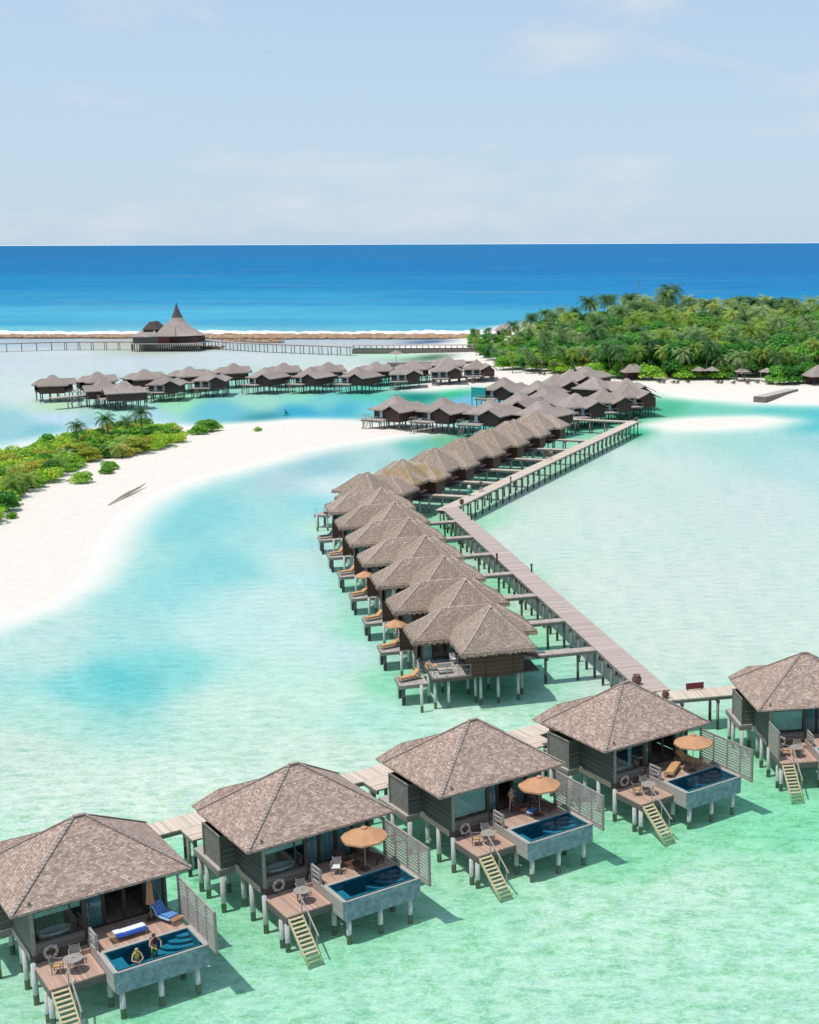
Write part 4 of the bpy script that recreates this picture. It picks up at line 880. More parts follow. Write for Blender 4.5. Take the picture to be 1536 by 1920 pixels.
# ------------------------------------------------------------------ thatched villas beside the piers
def thatched_villa(name='thatched_villa'):
    """x = towards the pier, y = away; origin at ground below the front eave corner"""
    t = thing(name, 'x', 'villa')
    mb = MB(); hip_roof(mb, 3.0, 0, 9.55, 6.7, 4.5, 7.45, .12, .38, 1.12, 6, .3, 10, .05, mu=1); fringe(mb, 3.0, 0, 9.55, 6.7, 4.42, .32, 6)
    r_ = mb.build('front_roof', ['thatch', 'frame'], t)
    mb = MB(); c = (6.275, 3.35)
    for e, p in (((3.0, 0), (c[0]-.12, c[1]-.38)), ((9.55, 0), (c[0]+.12, c[1]-.38)), ((9.55, 6.7), (c[0]+.12, c[1]+.38)), ((3.0, 6.7), (c[0]-.12, c[1]+.38))):
        pts = [(e[0]+(p[0]-e[0])*f, e[1]+(p[1]-e[1])*f, 4.5+2.95*f**1.12+.02) for f in [q/6 for q in range(7)]]
        mb.tube([(a_, b_, c_-.06) for a_, b_, c_ in pts], [.06, .09, .1, .1, .1, .1, .1], 5)
    mb.tube([(c[0], c[1]-.5, 7.47), (c[0], c[1]+.5, 7.44)], .12, 6); mb.build('ridge', 'cap', r_, True)
    mb = MB(); hip_roof(mb, -.1, 5.1, 10.9, 10.2, 4.42, 6.45, 2.5, .1, 1.1, 5, .3, 14, .05, mu=1, cx=5.4); fringe(mb, -.1, 5.1, 10.9, 10.2, 4.34, .32, 6)
    r2 = mb.build('rear_roof', ['thatch', 'frame'], t)
    mb = MB(); 
    for e, p in (((-.1, 5.1), (2.9, 7.55)), ((10.9, 5.1), (7.9, 7.55)), ((10.9, 10.2), (7.9, 7.75)), ((-.1, 10.2), (2.9, 7.75))):
        mb.tube([(e[0]+(p[0]-e[0])*f, e[1]+(p[1]-e[1])*f, 4.42+2.03*f**1.1-.045) for f in [q/5 for q in range(6)]], [.05, .08, .1, .1, .1, .1], 5)
    mb.tube([(2.9, 7.65, 6.47), (7.9, 7.65, 6.44)], .1, 6); mb.build('ridge', 'cap', r2, True)
    mb = MB(); mb.box(4.1, .95, 2.1, 8.6, 1.07, 4.75); mb.box(8.48, 1.08, 2.1, 8.6, 6.0, 4.9); mb.box(4.1, 1.08, 2.1, 4.22, 6.2, 4.9); mb.box(8.0, 6.1, 2.1, 10.2, 6.22, 4.6); mb.box(10.08, 6.23, 2.1, 10.2, 9.3, 4.6); mb.box(.6, 9.2, 2.1, 10.07, 9.3, 4.7); mb.box(.6, 7.6, 2.1, .72, 9.19, 4.6)
    mb.build('wall', 'darkwood', t)
    mb = MB(); mb.box(5.35, .86, 1.95, 7.6, .945, 4.6); mb.box(5.3, .84, 1.95, 5.34, .95, 4.6); mb.box(7.61, .84, 1.95, 7.65, .95, 4.6); mb.build('wall_panel', 'darkwood', t)
    mb = MB()
    for x in (.75, 1.85, 2.95, 4.02): mb.box(x-.06, 6.1, 2.28, x+.06, 6.22, 4.5)
    dr = mb.build('glass_doors', 'frame', t)
    mb = MB(); mb.box(.81, 6.15, 2.3, 1.79, 6.165, 4.4); mb.box(1.91, 6.15, 2.3, 2.89, 6.165, 4.4); mb.box(3.01, 6.15, 2.3, 3.96, 6.165, 4.4); mb.build('pane', 'glass', dr)
    MB().box(.9, 6.4, 2.3, 1.7, 6.43, 4.4).build('curtain', 'blind', dr); MB().box(3.1, 6.4, 2.3, 3.6, 6.43, 4.4).build('curtain', 'blind', dr)
    mb = MB(); mb.box(.8, 1.1, 2.18, 4.1, 6.8, 2.28); mb.build('deck', 'deck_grey', t)
    mb = MB(); mb.box(4.12, 1.1, 2.0, 10.0, 9.2, 2.1); mb.box(.74, 1.04, 1.9, 4.1, 1.1, 2.17); mb.box(.72, 1.11, 1.9, .8, 7.5, 2.17); mb.box(.7, 6.9, 2.0, 4.1, 9.1, 2.25); mb.build('floor_beam', 'beam_dark', t)
    mb = MB()
    for x in (.85, 2.0, 3.0, 4.02): mb.box(x-.03, 1.12, 2.28, x+.03, 1.18, 3.2)
    for y in (2.2, 3.3): mb.box(.82, y-.03, 2.28, .88, y+.03, 3.2)
    mb.box(.8, 1.12, 3.14, 4.05, 1.18, 3.2); mb.box(.82, 1.18, 3.14, .88, 3.4, 3.2); mb.box(.85, 1.13, 2.72, 4.02, 1.17, 2.76); mb.build('railing', 'screenwood', t)
    # screen panel, pillar and awning over the entry
    mb = MB()
    for k in range(12): mb.box(-.3, .92, 1.95+k*.17, .74, .95, 1.95+k*.17+.14)
    mb.box(-.38, .9, 1.85, -.305, .98, 4.05); mb.box(.745, .9, 1.85, .82, .98, 4.05); mb.box(-.3, .955, 1.9, .74, .97, 3.98); mb.build('screen_panel', 'darkwood', t)
    mb = MB(); mb.face([(8.65, .9, 3.7), (10.1, .9, 3.25), (10.1, 3.4, 3.25), (8.65, 3.4, 3.7)]); mb.face([(8.65, .9, 3.6), (8.65, 3.4, 3.6), (10.1, 3.4, 3.15), (10.1, .9, 3.15)]); mb.face([(8.65, .9, 3.6), (10.1, .9, 3.15), (10.1, .9, 3.25), (8.65, .9, 3.7)]); mb.face([(10.1, .9, 3.15), (10.1, 3.4, 3.15), (10.1, 3.4, 3.25), (10.1, .9, 3.25)]); mb.build('entry_awning', 'darkwood_far', t)
    mb = MB(); mb.box(8.62, 4.2, 2.05, 10.1, 6.08, 2.2); mb.build('porch', 'deck_grey', t)
    # lower sun deck with steps
    mb = MB(); mb.box(-1.75, 2.9, 1.18, .65, 5.6, 1.3); sd = mb.build('sun_deck', 'deck_grey', t)
    mb = MB(); mb.box(-1.75, 2.86, .98, .65, 2.9, 1.29); mb.box(-1.79, 2.9, .98, -1.75, 5.6, 1.29); mb.build('skirt', 'beam', sd)
    mb = MB()
    for k in range(5): mb.box(.0+.0, 5.65+k*.22, 1.28+k*.2, .9, 5.85+k*.22, 1.33+k*.2)
    mb.beam((.0, 5.6, 1.9), (.0, 6.8, 3.1), .04, .04); mb.beam((.9, 5.6, 1.9), (.9, 6.8, 3.1), .04, .04); mb.beam((.0, 5.62, 1.2), (.0, 5.62, 1.95), .04, .04); mb.build('steps', 'beam', t)
    mb = MB(); mb.beam((-1.85, 3.2, .0), (-1.85, 3.2, 2.0), .035, .035); mb.beam((-1.85, 3.8, .0), (-1.85, 3.8, 2.0), .035, .035); mb.beam((-1.85, 3.2, 2.0), (-1.85, 3.8, 2.0), .035, .035); mb.build('ladder', 'metal', sd)
    for x, y in ((1.0, 1.5), (2.1, 1.3), (.8, 3.4), (4.6, 2.1), (4.9, 1.4), (6.4, 1.3), (8.2, 1.5), (8.9, 3.0), (9.3, 5.4), (9.9, 8.8), (4.4, 4.2), (2.4, 5.6), (6.4, 5), (.7, 7.5), (1.0, 8.9), (7.8, 8.9), (4.3, 8.8), (-.25, .94)):
        MB().cyl(x, y, -.85, 2.0 if x > .5 or y > 7 else 1.85, .13, 9).build('pile', 'pile', t, True)
    for x, y in ((-1.4, 3.2), (-1.4, 5.2)): MB().cyl(x, y, -.85, 1.17, .16, 9).build('pile', 'pile_dark', t, True)
    return t
A0x = 19.0; A0s = 107.2
protoA = thatched_villa()
ords = ['nearest', 'second', 'third', 'fourth', 'fifth', 'sixth', 'seventh', 'eighth']
def setA(v, i):
    v['label'] = '%s thatched villa left of the near pier%s' % (ords[i] if i else 'nearest, fully visible', '' if i == 0 else ', counting from the camera'); v['group'] = 'thatched villas along the near pier'
rA = R(17.5)
for i in range(7):
    x, y = PA(A0x, A0s+10.07*i)
    if i == 0: protoA.location = (x, y, 0); protoA.rotation_euler.z = rA; v = protoA
    else: v = copy_tree(protoA, '', (x, y, 0), rA)
    setA(v, i)
    fr_ = (x, y, rA)
    walk(xf(fr_, 10.15, 5.15), xf(fr_, 35.15-A0x, 5.15), 1.15, ZP-.03, 'side walkway from the near pier to its %s thatched villa' % (ords[i]), group='side walkways of the near pier', step=3.0, board='pier_pink', pairs=False)
    loc, rz = on(fr_, -.7, 4.2, 1.304, R(-70)); lounger(loc, rz, 'orange cushioned lounger on the sun deck of the %s near pier villa' % ords[i], 40, None, 'teak', 'loungers on the near pier sun decks', 'cushion' if i != 6 else 'navy')
for o in list(protoA.children):
    if o.name.startswith('screen_panel'): bpy.data.objects.remove(o)
for i in (1, 3):
    fr_ = (*PA(A0x, A0s+10.07*i), rA); loc, rz = on(fr_, .1, 5.3, 1.304); umbrella(loc, rz, 'orange parasol on the sun deck of the %s near pier villa' % ords[i], 1.15, 2.4)
for i in (0, 2):
    fr_ = (*PA(A0x, A0s+10.07*i), rA); loc, rz = on(fr_, 1.5, 5.4, 2.284)
    if i: closed_umbrella(loc, rz, 'furled white parasol on the deck of the third near pier villa', 'umbrella_white')
fr_ = (*PA(A0x, A0s), rA)
loc, rz = on(fr_, 1.6, 3.3, 2.284, R(80)); lounger(loc, rz, 'daybed with tan cushion on the nearest thatched villa deck', 20, None, 'teak', None, 'cushion')
loc, rz = on(fr_, 2.0, 2.1, 2.284); t = thing('bench', 'pale wooden bench on the nearest thatched villa deck', 'bench', loc, rz)
MB().box(-.6, -.25, .38, .6, .25, .44).build('seat', 'siding_light', t); MB().box(-.6, .25, .5, .6, .29, .8).build('backrest', 'siding_light', t)
for x in (-.55, .55): MB().box(x-.03, -.2, 0, x+.03, .2, .38).build('leg', 'siding_light', t)
loc, rz = on(fr_, 3.3, 4.6, 2.284, R(20)); chair(loc, rz, 'white chair against the wall on the nearest thatched villa deck', None, 'white', 'white')
# far pier villas
rB = R(-17); ordb = ['corner', 'first', 'second', 'third', 'fourth', 'fifth', 'sixth']
goldfront = None
PROTO_DUP = None
for i in range(7):
    x, y = PB(-89.5-.12*i, 162.3+11.75*i); v = copy_tree(protoA, '', (x, y, 0), rB)
    v['label'] = {0: 'grey thatched villa crowded into the corner where both piers meet', 1: 'thatched villa with new golden roof patches at the pier bend'}.get(i, '%s grey thatched villa beyond the golden one on the far pier' % ords[i-2 if i-2 else 0].replace('nearest', 'first')); v['group'] = 'thatched villas along the far pier'
    if i == 1:
        for o in r_parts[v.name]['front_roof']+r_parts[v.name]['rear_roof']:
            o.data = o.data.copy(); o.data.materials[0] = M['thatch_gold']
    if i > 0:
        fr_ = (x, y, rB); walk(xf(fr_, 10.15, 5.15), xf(fr_, -74.5+89.5+.12*i, 5.15), 1.15, ZP-.03, 'side walkway from the far pier to its %s villa' % ordb[i], group='side walkways of the far pier', step=3.0, board='pier', pairs=False)
walk(PB(-87.5, 267), PB(-74.5, 266.3), 1.6, ZP-.03, 'last cross walkway at the end of the far pier', step=3, pairs=True)

# ------------------------------------------------------------------ villas of the far rows: hip roof with a long gabled wing
def wing_villa():
    """wing runs along +x from its gable end at x=0; main hip stands on the +y side; deck before it at -x"""
    t = thing('wing_villa', 'x', 'villa')
    mb = MB(); hip_roof(mb, 1.0, .6, 9.6, 9.4, 4.3, 7.05, .55, .2, 1.35, 5, .25, 5, .04, mu=1)
    fringe(mb, 1.0, .6, 9.6, 9.4, 4.25, .2, 3); mb.build('roof', ['thatch_far', 'frame'], t)
    mb = MB(); x0, x1, y0, y1, ze, zr = -1.0, 11.2, -1.1, 4.6, 4.25, 5.75; yc = (y0+y1)/2; n = 10
    def zx(x): return max(0, (x-9.2)/2)   # hip at the far end
    for k in range(n):
        a, b = x0+(x1-x0)*k/n, x0+(x1-x0)*(k+1)/n; ra = zr-1.5*zx(a); rb = zr-1.5*zx(b)
        za = zm = ze+.5*(zr-ze)*.82
        for (ya, yb_, s_) in ((y0, yc, 1), (y1, yc, -1)):
            ym = (ya+yb_)/2; L_ = math.hypot(yc-y0, zr-ze)
            ma = min(ze+(zr-ze)*.42, ra); mb_ = min(ze+(zr-ze)*.42, rb)
            q = [(a, ya, ze), (b, ya, ze), (b, ym, mb_), (a, ym, ma)]; uv = [(a, 0), (b, 0), (b, L_/2), (a, L_/2)]
            q2 = [(a, ym, ma), (b, ym, mb_), (b, yb_, rb), (a, yb_, ra)]; uv2 = [(a, L_/2), (b, L_/2), (b, L_), (a, L_)]
            if s_ < 0: q.reverse(); uv.reverse(); q2.reverse(); uv2.reverse()
            mb.face(q, 0, uv); mb.face(q2, 0, uv2)
            mb.face([(a, ya, ze-.22), (b, ya, ze-.22), (b, ya, ze), (a, ya, ze)] if s_ > 0 else [(b, ya, ze-.22), (a, ya, ze-.22), (a, ya, ze), (b, ya, ze)], 0, [(a, 0), (b, 0), (b, .2), (a, .2)])
            mb.face([(a, ya, ze-.22), (b, ya, ze-.22), (b, yc, rb-.3), (a, yc, ra-.3)], 1)
    for ya in (y0, y1):   # verge edge at the gable
        mb.face([(x0, ya, ze-.22), (x0, ya, ze), (x0, (ya+yc)/2, ze+(zr-ze)*.42), (x0, yc, zr), (x0, yc, zr-.3)], 0, [(0, 0), (0, .2), (1, .2), (2, .2), (2, 0)])
    mb.build('wing_roof', ['thatch_far', 'frame'], t)
    mb = MB(); mb.box(0, -.05, 2.1, 10.4, .07, 4.1); mb.box(0, .08, 2.1, .12, 3.55, 4.1); mb.box(.13, 3.45, 2.1, 2.2, 3.55, 4.3); mb.box(10.28, .08, 2.1, 10.4, 3.8, 4.1); mb.box(9.0, 3.81, 2.1, 9.12, 8.6, 4.3); mb.box(2.2, 8.6, 2.1, 9.1, 8.7, 4.3)
    mb.build('wall', 'darkwood_far', t)
    mb = MB(); mb.face([(.05, -.05, 4.11), (.05, 3.55, 4.11), (.05, 1.75, 5.35)]); mb.face([(.1, -.05, 4.11), (.1, 1.75, 5.35), (.1, 3.55, 4.11)])
    for y in (.9, 1.75, 2.6): mb.box(-.02, y-.05, 4.11, .04, y+.05, 4.95 if y == 1.75 else 4.6)
    mb.box(-.04, -.1, 4.06, .0, 3.6, 4.14); g = mb.build('gable', 'frame', t)
    mb = MB(); mb.box(2.2, 3.7, 2.25, 2.28, 8.5, 4.2)
    for y in (3.7, 4.9, 6.1, 7.3, 8.4): mb.box(2.1, y-.06, 2.2, 2.19, y+.06, 4.25)
    dr = mb.build('glass_doors', 'frame', t)
    MB().box(2.14, 4.0, 2.3, 2.16, 4.75, 4.1).build('curtain', 'curtain', dr); MB().box(2.14, 6.3, 2.3, 2.16, 7.1, 4.1).build('curtain', 'curtain', dr)
    mb = MB(); mb.box(-1.6, 3.6, 2.15, 2.08, 9.3, 2.27); mb.build('deck', 'deck_grey', t)
    mb = MB(); mb.box(0, .1, 1.95, 10.2, 3.6, 2.08); mb.box(2.2, 3.7, 1.95, 9, 8.6, 2.08); mb.box(-1.66, 3.6, 1.9, -1.61, 9.3, 2.14); mb.build('floor_beam', 'beam_dark', t)
    mb = MB()
    for y in (3.7, 5.1, 6.5, 7.9, 9.2): mb.box(-1.58, y-.03, 2.27, -1.52, y+.03, 3.15)
    for x in (-.5, .8): mb.box(x-.03, 9.15, 2.27, x+.03, 9.21, 3.15)
    mb.box(-1.58, 3.7, 3.1, -1.52, 9.2, 3.16); mb.box(-1.52, 9.15, 3.1, 1.6, 9.21, 3.16); mb.build('railing', 'screenwood', t)
    mb = MB()
    for k in range(7): mb.box(-1.75-.25*k-.22, 7.0, 2.0-.28*k, -1.75-.25*k, 7.9, 2.05-.28*k)
    mb.beam((-1.7, 7.0, 2.2), (-3.5, 7.0, 0), .06, .14); mb.beam((-1.7, 7.9, 2.2), (-3.5, 7.9, 0), .06, .14); mb.build('stairs', 'beam', t)
    for x, y in [(x, y) for x in (.25, 2.3, 4.4, 6.5, 8.5, 10.1) for y in (.2, 3.3)]+[(-1.3, 4), (-1.3, 6.5), (-1.3, 9), (1, 5), (1, 9), (3.5, 8.4), (6, 8.4), (8.8, 8.4), (4, 6), (8.8, 6)]:
        MB().cyl(x, y, -.85, 1.95, .12, 6).build('pile', 'pile_dark', t, True)
    return t
protoC = wing_villa()
def place_wing(px, py, az, label, group, first=[True], s=.95, z=6.9):
    x, y = at(px, py, z*s); a = R(az); c, sn = math.cos(a), math.sin(a); cx, cy = 5.3*s, 5.0*s
    X, Y = x-(cx*c-cy*sn), y-(cx*sn+cy*c)
    if first[0]:
        first[0] = False; v = protoC; v.location = (X, Y, 0); v.rotation_euler.z = a; v.scale = (s,)*3
    else: v = copy_tree(protoC, '', (X, Y, 0), a, scale=s)
    v['label'] = label; v['group'] = group
    return v
g1 = 'dark villas across the channel'; g2 = 'dark villas crowded beyond the far pier'; g3 = 'dark villas of the long far row'
for (px, py, az), lb in zip([(742, 743, 60), (831, 746, 62), (919, 750, 64)], ['dark gabled villa standing on the sand tip, leftmost across the channel', 'dark gabled villa in the middle of the three across the channel', 'dark gabled villa across the channel, hard behind the far pier roofs']):
    place_wing(px, py, az, lb, g1)
Ecl = [(945, 709, 62, 'gabled villa at the channel mouth with a green screened deck'), (1008, 715, 62, 'gabled villa right of the green screened one'), (1042, 702, 100, 'villa tucked just before the beach parasols, left one of three in a row'),
       (1071, 693, 100, 'villa between two others in the row nearest the beach'), (1098, 687, 60, 'hindmost villa of the crowded group, touching the green shrubs'), (1024, 727, 55, 'long roofed villa in the very middle of the crowded group'),
       (974, 736, 62, 'low villa at the left front of the crowded group'), (1115, 707, 150, 'wide roofed villa with an open dark side in the crowded group'), (1176, 710, 100, 'villa on the far right of the group, farther of the last pair'),
       (1178, 721, 108, 'rightmost villa with a railed deck over green water'), (1131, 730, 108, 'villa with railed deck, second from the right end of the group'), (1080, 738, 108, 'villa with railed deck nearest the end walkway of the far pier'), (1013, 752, 58, 'villa directly behind the last thatched roofs of the far pier')]
for px, py, az, lb in Ecl: place_wing(px, py, az, lb, g2)
Dr = [(98, 704, 200, 'leftmost villa standing alone at the end of the far row'), (183, 698, 215, 'back villa behind the two low long roofs at the left of the far row'), (194, 711, 30, 'low long roofed villa at the left of the far row, the one behind'),
      (233, 715, 28, 'low long roofed villa in front at the left of the far row'), (271, 693, 215, 'back row villa second from the left in the far row'), (306, 702, 95, 'front row villa just right of the two low long roofs'),
      (355, 688, 215, 'back row villa third from the left in the far row'), (391, 695, 95, 'front row villa below the pavilion'), (438, 682, 215, 'back row villa fourth from the left in the far row'), (497, 690, 68, 'front row villa with centred gable, left one of three'),
      (532, 681, 215, 'back row villa fifth from the left in the far row'), (583, 689, 66, 'front row villa with centred gable, middle one of three'), (616, 680, 215, 'back row villa sixth from the left in the far row'), (671, 689, 64, 'front row villa with centred gable, right one of three'),
      (705, 679, 215, 'back row villa seventh from the left in the far row'), (756, 684, 98, 'front row villa third from the sandy end'), (775, 676, 200, 'back row villa half hidden before the stone quay'), (832, 679, 100, 'front row villa second from the sandy end'), (841, 670, 200, 'back row villa touching the stone quay'), (894, 675, 102, 'last villa of the far row standing on dry sand')]
for px, py, az, lb in Dr: place_wing(px, py, az, lb, g3, s=.86)
t = thing('screen', 'green mesh screen on the deck of the villa at the channel mouth', 'screen', (*at(898, 745, 2.3), 0), R(60))
MB().box(-.05, -2, 2.3, .05, 2, 4.6).build('mesh_panel', 'teal', t)
for y in (-2, 2): MB().box(-.08, y-.06, -1.2, .08, y+.06, 4.7).build('post', 'frame', t)
# walkway threading the far row
fp = [at(95, 746, 2.3), at(165, 740, 2.3), at(420, 709, 2.3), at(560, 702, 2.3), at(700, 697, 2.3), at(800, 690, 2.3)]
for k, lb in zip(range(5), ['far row walkway length by the lone leftmost villa', 'far row walkway length left of the pavilion line', 'far row walkway length below the pavilion', 'far row walkway length among the centred gables', 'far row walkway length near the quay']):
    a, b = Vector(fp[k]), Vector(fp[k+1]); d = (b-a).normalized()*.05
    walk(a+d, b-d, 2.4, ZP+.01*(k % 2), lb, group='walkway lengths of the far villa row', step=8, board='pier_pink', cross=False)

# ------------------------------------------------------------------ vegetation
def palm_mesh(seed, h, nf, fl, mats, lean=.8):
    r = random.Random(seed); t = thing('palm_tree', 'x', 'palm tree')
    pts = []; ang = r.uniform(0, 2*PI)
    for k in range(7): f = k/6; pts.append((lean*f**1.6*math.cos(ang), lean*f**1.6*math.sin(ang), h*f))
    MB().tube(pts, [.24, .17, .15, .14, .13, .12, .15], 7).build('trunk', 'bark', t, True)
    top = Vector(pts[-1]); mb = MB()
    for i in range(nf):
        a = i*2.39996+r.uniform(-.2, .2); u = i/nf; el = 1.25-1.75*u+r.uniform(-.12, .12); L_ = fl*r.uniform(.85, 1.08)*(1-.15*abs(u-.5))
        d = Vector((math.cos(a), math.sin(a), 0)); p = top.copy(); e = el; seg = []
        ns = 9
        for k in range(ns+1):
            seg.append(p.copy()); st = L_/ns; p = p+(d*math.cos(e)+Vector((0, 0, 1))*math.sin(e))*st; e -= (.13+.17*(k/ns))*(1.15)
        side = d.cross(Vector((0, 0, 1)))
        for k in range(ns):
            p0, p1 = seg[k], seg[k+1]; f = (k+.5)/ns; w = fl*.25*math.sin(PI*min(1, .18+f*.86))**.7; tg = (p1-p0).normalized(); up = side.cross(tg)
            mb.face([p0-side*.03, p0+side*.03, p1+side*.02, p1-side*.02], 0)
            for s_ in (-1, 1):
                for q in (0, .5):
                    b0 = p0.lerp(p1, q); b1 = p0.lerp(p1, q+.34)
                    dr = (side*s_*.8+tg*.55-up*(.15)-Vector((0, 0, 1))*r.uniform(.1, .55)).normalized()
                    tip = (b0+b1)/2+dr*w*r.uniform(.8, 1.15)
                    mb.face([b0, b1, tip+(b1-b0)*.12, tip-(b1-b0)*.12], 0)
    mb.build('crown', mats, t)
    return t
def tree_mesh(seed, rx, rz, h, n, mat, leaf=.42, name='broadleaf_tree', lobes=11):
    r = np.random.default_rng(seed); t = thing(name, 'x', 'tree')
    mb = MB(); mb.tube([(0, 0, 0), (.1, .05, h*.35), (.05, 0, h*.75)], [.22, .16, .08], 6)
    trunk = mb.build('trunk', 'bark', t)
    L0 = []
    for k in range(lobes):
        a = r.uniform(0, 2*PI); d = r.uniform(.15, .75)*rx; L0.append((d*math.cos(a), d*math.sin(a), h*.62+r.uniform(-.35, .55)*rz*(1-d/rx*.5), rx*r.uniform(.32, .55)))
        if k < 5:
            c = L0[-1]; MB().tube([(.05, 0, h*.3), (c[0]*.6, c[1]*.6, h*.45), (c[0], c[1], c[2])], [.09, .06, .03], 5).build('limb', 'bark', t)
    L0.append((0, 0, h*.7, rx*.6))
    for k in range(6): a = k*PI/3+r.uniform(0, .8); L0.append((rx*.62*math.cos(a), rx*.62*math.sin(a), h*.3, rx*.42))
    L0 = np.array(L0)
    li = r.integers(0, len(L0), n); dirs = r.normal(size=(n, 3)); dirs[:, 2] = np.abs(dirs[:, 2])*.9-.25*r.random(n); dirs /= np.linalg.norm(dirs, axis=1)[:, None]
    rad = L0[li, 3]*(.72+.34*r.random(n)); c = L0[li, :3]+dirs*rad[:, None]*np.array([1, 1, rz/rx*1.1])
    c[:, 2] = np.maximum(c[:, 2], .15+r.random(n)*.5)
    nrm = dirs*.7+r.normal(size=(n, 3))*.45+np.array([0, 0, .45]); nrm /= np.linalg.norm(nrm, axis=1)[:, None]
    tt = np.cross(nrm, r.normal(size=(n, 3))); tt /= np.linalg.norm(tt, axis=1)[:, None]; bt = np.cross(nrm, tt); sz = leaf*(.55+.8*r.random(n))[:, None]
    V = np.stack([c-tt*sz*.5, c+bt*sz*.32+nrm*sz*.05, c+tt*sz*.6, c-bt*sz*.32+nrm*sz*.05], 1).reshape(-1, 3)
    o = np_mesh('crown', V, np.arange(n*4).reshape(-1, 4), [M[q] for q in mat], False); o.parent = t
    if len(mat) > 1: o.data.polygons.foreach_set('material_index', (r.random(n) < .25).astype(np.int32))
    return t
palms = [palm_mesh(11, 6.8, 26, 4.3, ['frond_a']), palm_mesh(12, 8.6, 30, 4.5, ['frond_a'], 1.6), palm_mesh(13, 5.6, 24, 4.2, ['frond_a'], 1.2), palm_mesh(14, 7.4, 26, 4.4, ['frond_b'], 1.0), palm_mesh(15, 3.2, 20, 3.4, ['frond_b'], .4), palm_mesh(16, 5.0, 22, 3.2, ['frond_a'], .5)]
trees = [tree_mesh(21, 5.2, 4.0, 8.5, 5200, ['leaf_b', 'leaf_a'], .62), tree_mesh(22, 4.6, 3.6, 7.5, 4600, ['leaf_a', 'leaf_b'], .62), tree_mesh(23, 5.6, 3.6, 8.0, 5200, ['leaf_a', 'leaf_c'], .62), tree_mesh(24, 4.8, 4.2, 9.0, 4600, ['leaf_b'], .62)]
orange = tree_mesh(25, 4.5, 3.0, 7.5, 4200, ['leaf_o', 'leaf_c'], .6)
shrubs = [tree_mesh(31, 2.2, 1.3, 1.9, 2600, ['leaf_a', 'leaf_c'], .30, 'shrub', 9), tree_mesh(32, 2.6, 1.2, 1.7, 2800, ['leaf_c', 'leaf_a'], .30, 'shrub', 8), tree_mesh(33, 1.9, 1.5, 2.2, 2400, ['leaf_b', 'leaf_a'], .30, 'shrub', 6), tree_mesh(34, 2.2, 1.2, 1.8, 2400, ['leaf_o', 'leaf_c'], .30, 'shrub', 6), tree_mesh(35, .9, .5, .7, 700, ['leaf_a'], .22, 'shrub', 5)]
for s_ in shrubs: s_['category'] = 'shrub'
usedp = set()
def plant(proto, x, y, label, group, sc=1.0, z=None, rot=None):
    z = gz(x, y)-.05 if z is None else z; rot = random.uniform(0, 2*PI) if rot is None else rot
    if proto.name not in usedp:
        usedp.add(proto.name); proto.location = (x, y, z); proto.rotation_euler.z = rot; proto.scale = (sc,)*3; proto['label'] = label; proto['group'] = group; return proto
    return copy_tree(proto, label, (x, y, z), rot, group, sc)
# island forest, behind the beach
GP = 'palms packed in the island forest'; GT = 'broadleaf trees packed in the island forest'
front = [(880, 655), (905, 668), (935, 690), (980, 702), (1060, 700), (1130, 706), (1200, 710), (1300, 712), (1400, 714), (1500, 712), (1600, 712)]
def front_y(px):
    for (a, ya), (b, yb) in zip(front[:-1], front[1:]):
        if a <= px <= b: return ya+(yb-ya)*(px-a)/(b-a)
    return front[0][1] if px < 880 else 712
def hill(x, y): return 0
LT = 'one of the many green broadleaf trees packed in the island forest'; LP = 'one of the many grey green coconut palms rising from the island forest'
cnt = 0
rr = random.Random(5)
# rows by image depth: base points on the ground
rows = [(-1, 24, 'p'), (-8, 34, 'p'), (-5, 24, 't'), (-13, 24, 't'), (-18, 34, 'p'), (-22, 24, 't'), (-30, 44, 'p'), (-32, 23, 't'), (-42, 46, 'p'), (-43, 23, 't'), (-54, 46, 'p'), (-54, 24, 't'), (-66, 40, 'p'), (-66, 26, 't'), (-78, 26, 't'), (-80, 36, 'p'), (-90, 26, 'p'), (-90, 26, 't'), (-97, 21, 'p')]
for dy, step, kd in rows:
    px = 884+rr.uniform(0, 10)
    while px < 1600:
        fy = front_y(px)+dy*(1 if px > 1080 else max(.25, (px-880)/200*.75+.25)); q = px+rr.uniform(-6, 6); fy += rr.uniform(-3, 3)
        lim = 619-(px-880)*.04 if px < 1080 else 611-min(px-1080, 130)*.07
        if fy > lim:
            x, y = at(q, fy, .8)
            if kd == 'p': plant(rr.choice(palms[:4]), x, y, LP, GP, rr.uniform(.9, 1.15)*max(.42, min(1, .42+(px-880)/420))*(1.32 if dy < -15 and px > 960 else 1))
            else:
                pr = rr.choice(trees) if rr.random() > .04 or px < 1050 else orange
                if pr is orange: plant(pr, x, y, 'olive and orange tinged tree among the green island trees', 'orange tinged trees of the island forest', rr.uniform(.85, 1.1))
                else: plant(pr, x, y, LT, GT, rr.uniform(.85, 1.15)*max(.34, min(1, .34+(px-880)/430)))
            cnt += 1
        px += step*rr.uniform(.8, 1.25)
for px, py in ((1120, 707), (1150, 704), (1165, 709), (1222, 712), (1290, 712), (1460, 722), (1480, 722), (1497, 720), (1512, 716), (1052, 700), (1350, 712)):
    x, y = at(px, py, .8); plant(shrubs[0 if px < 1400 else 2], x, y, 'bright green bush at the foot of the palms behind the beach', 'bushes edging the beach', 1.9)
# tall palms standing out against the sea
for px, py, s_ in ((1235, 622, 1.5), (1262, 619, 1.65), (1178, 627, 1.15), (1300, 622, 1.2), (1390, 622, 1.25), (1412, 622, 1.2), (1330, 622, 1.1), (1475, 625, 1.2), (1440, 624, 1.1), (1030, 628, .7), (988, 632, .6), (1205, 628, 1.1), (1285, 615, 1.2), (1510, 623, 1.0)):
    x, y = at(px, py, .8); plant(palms[1], x, y, LP, GP, s_*1.12)
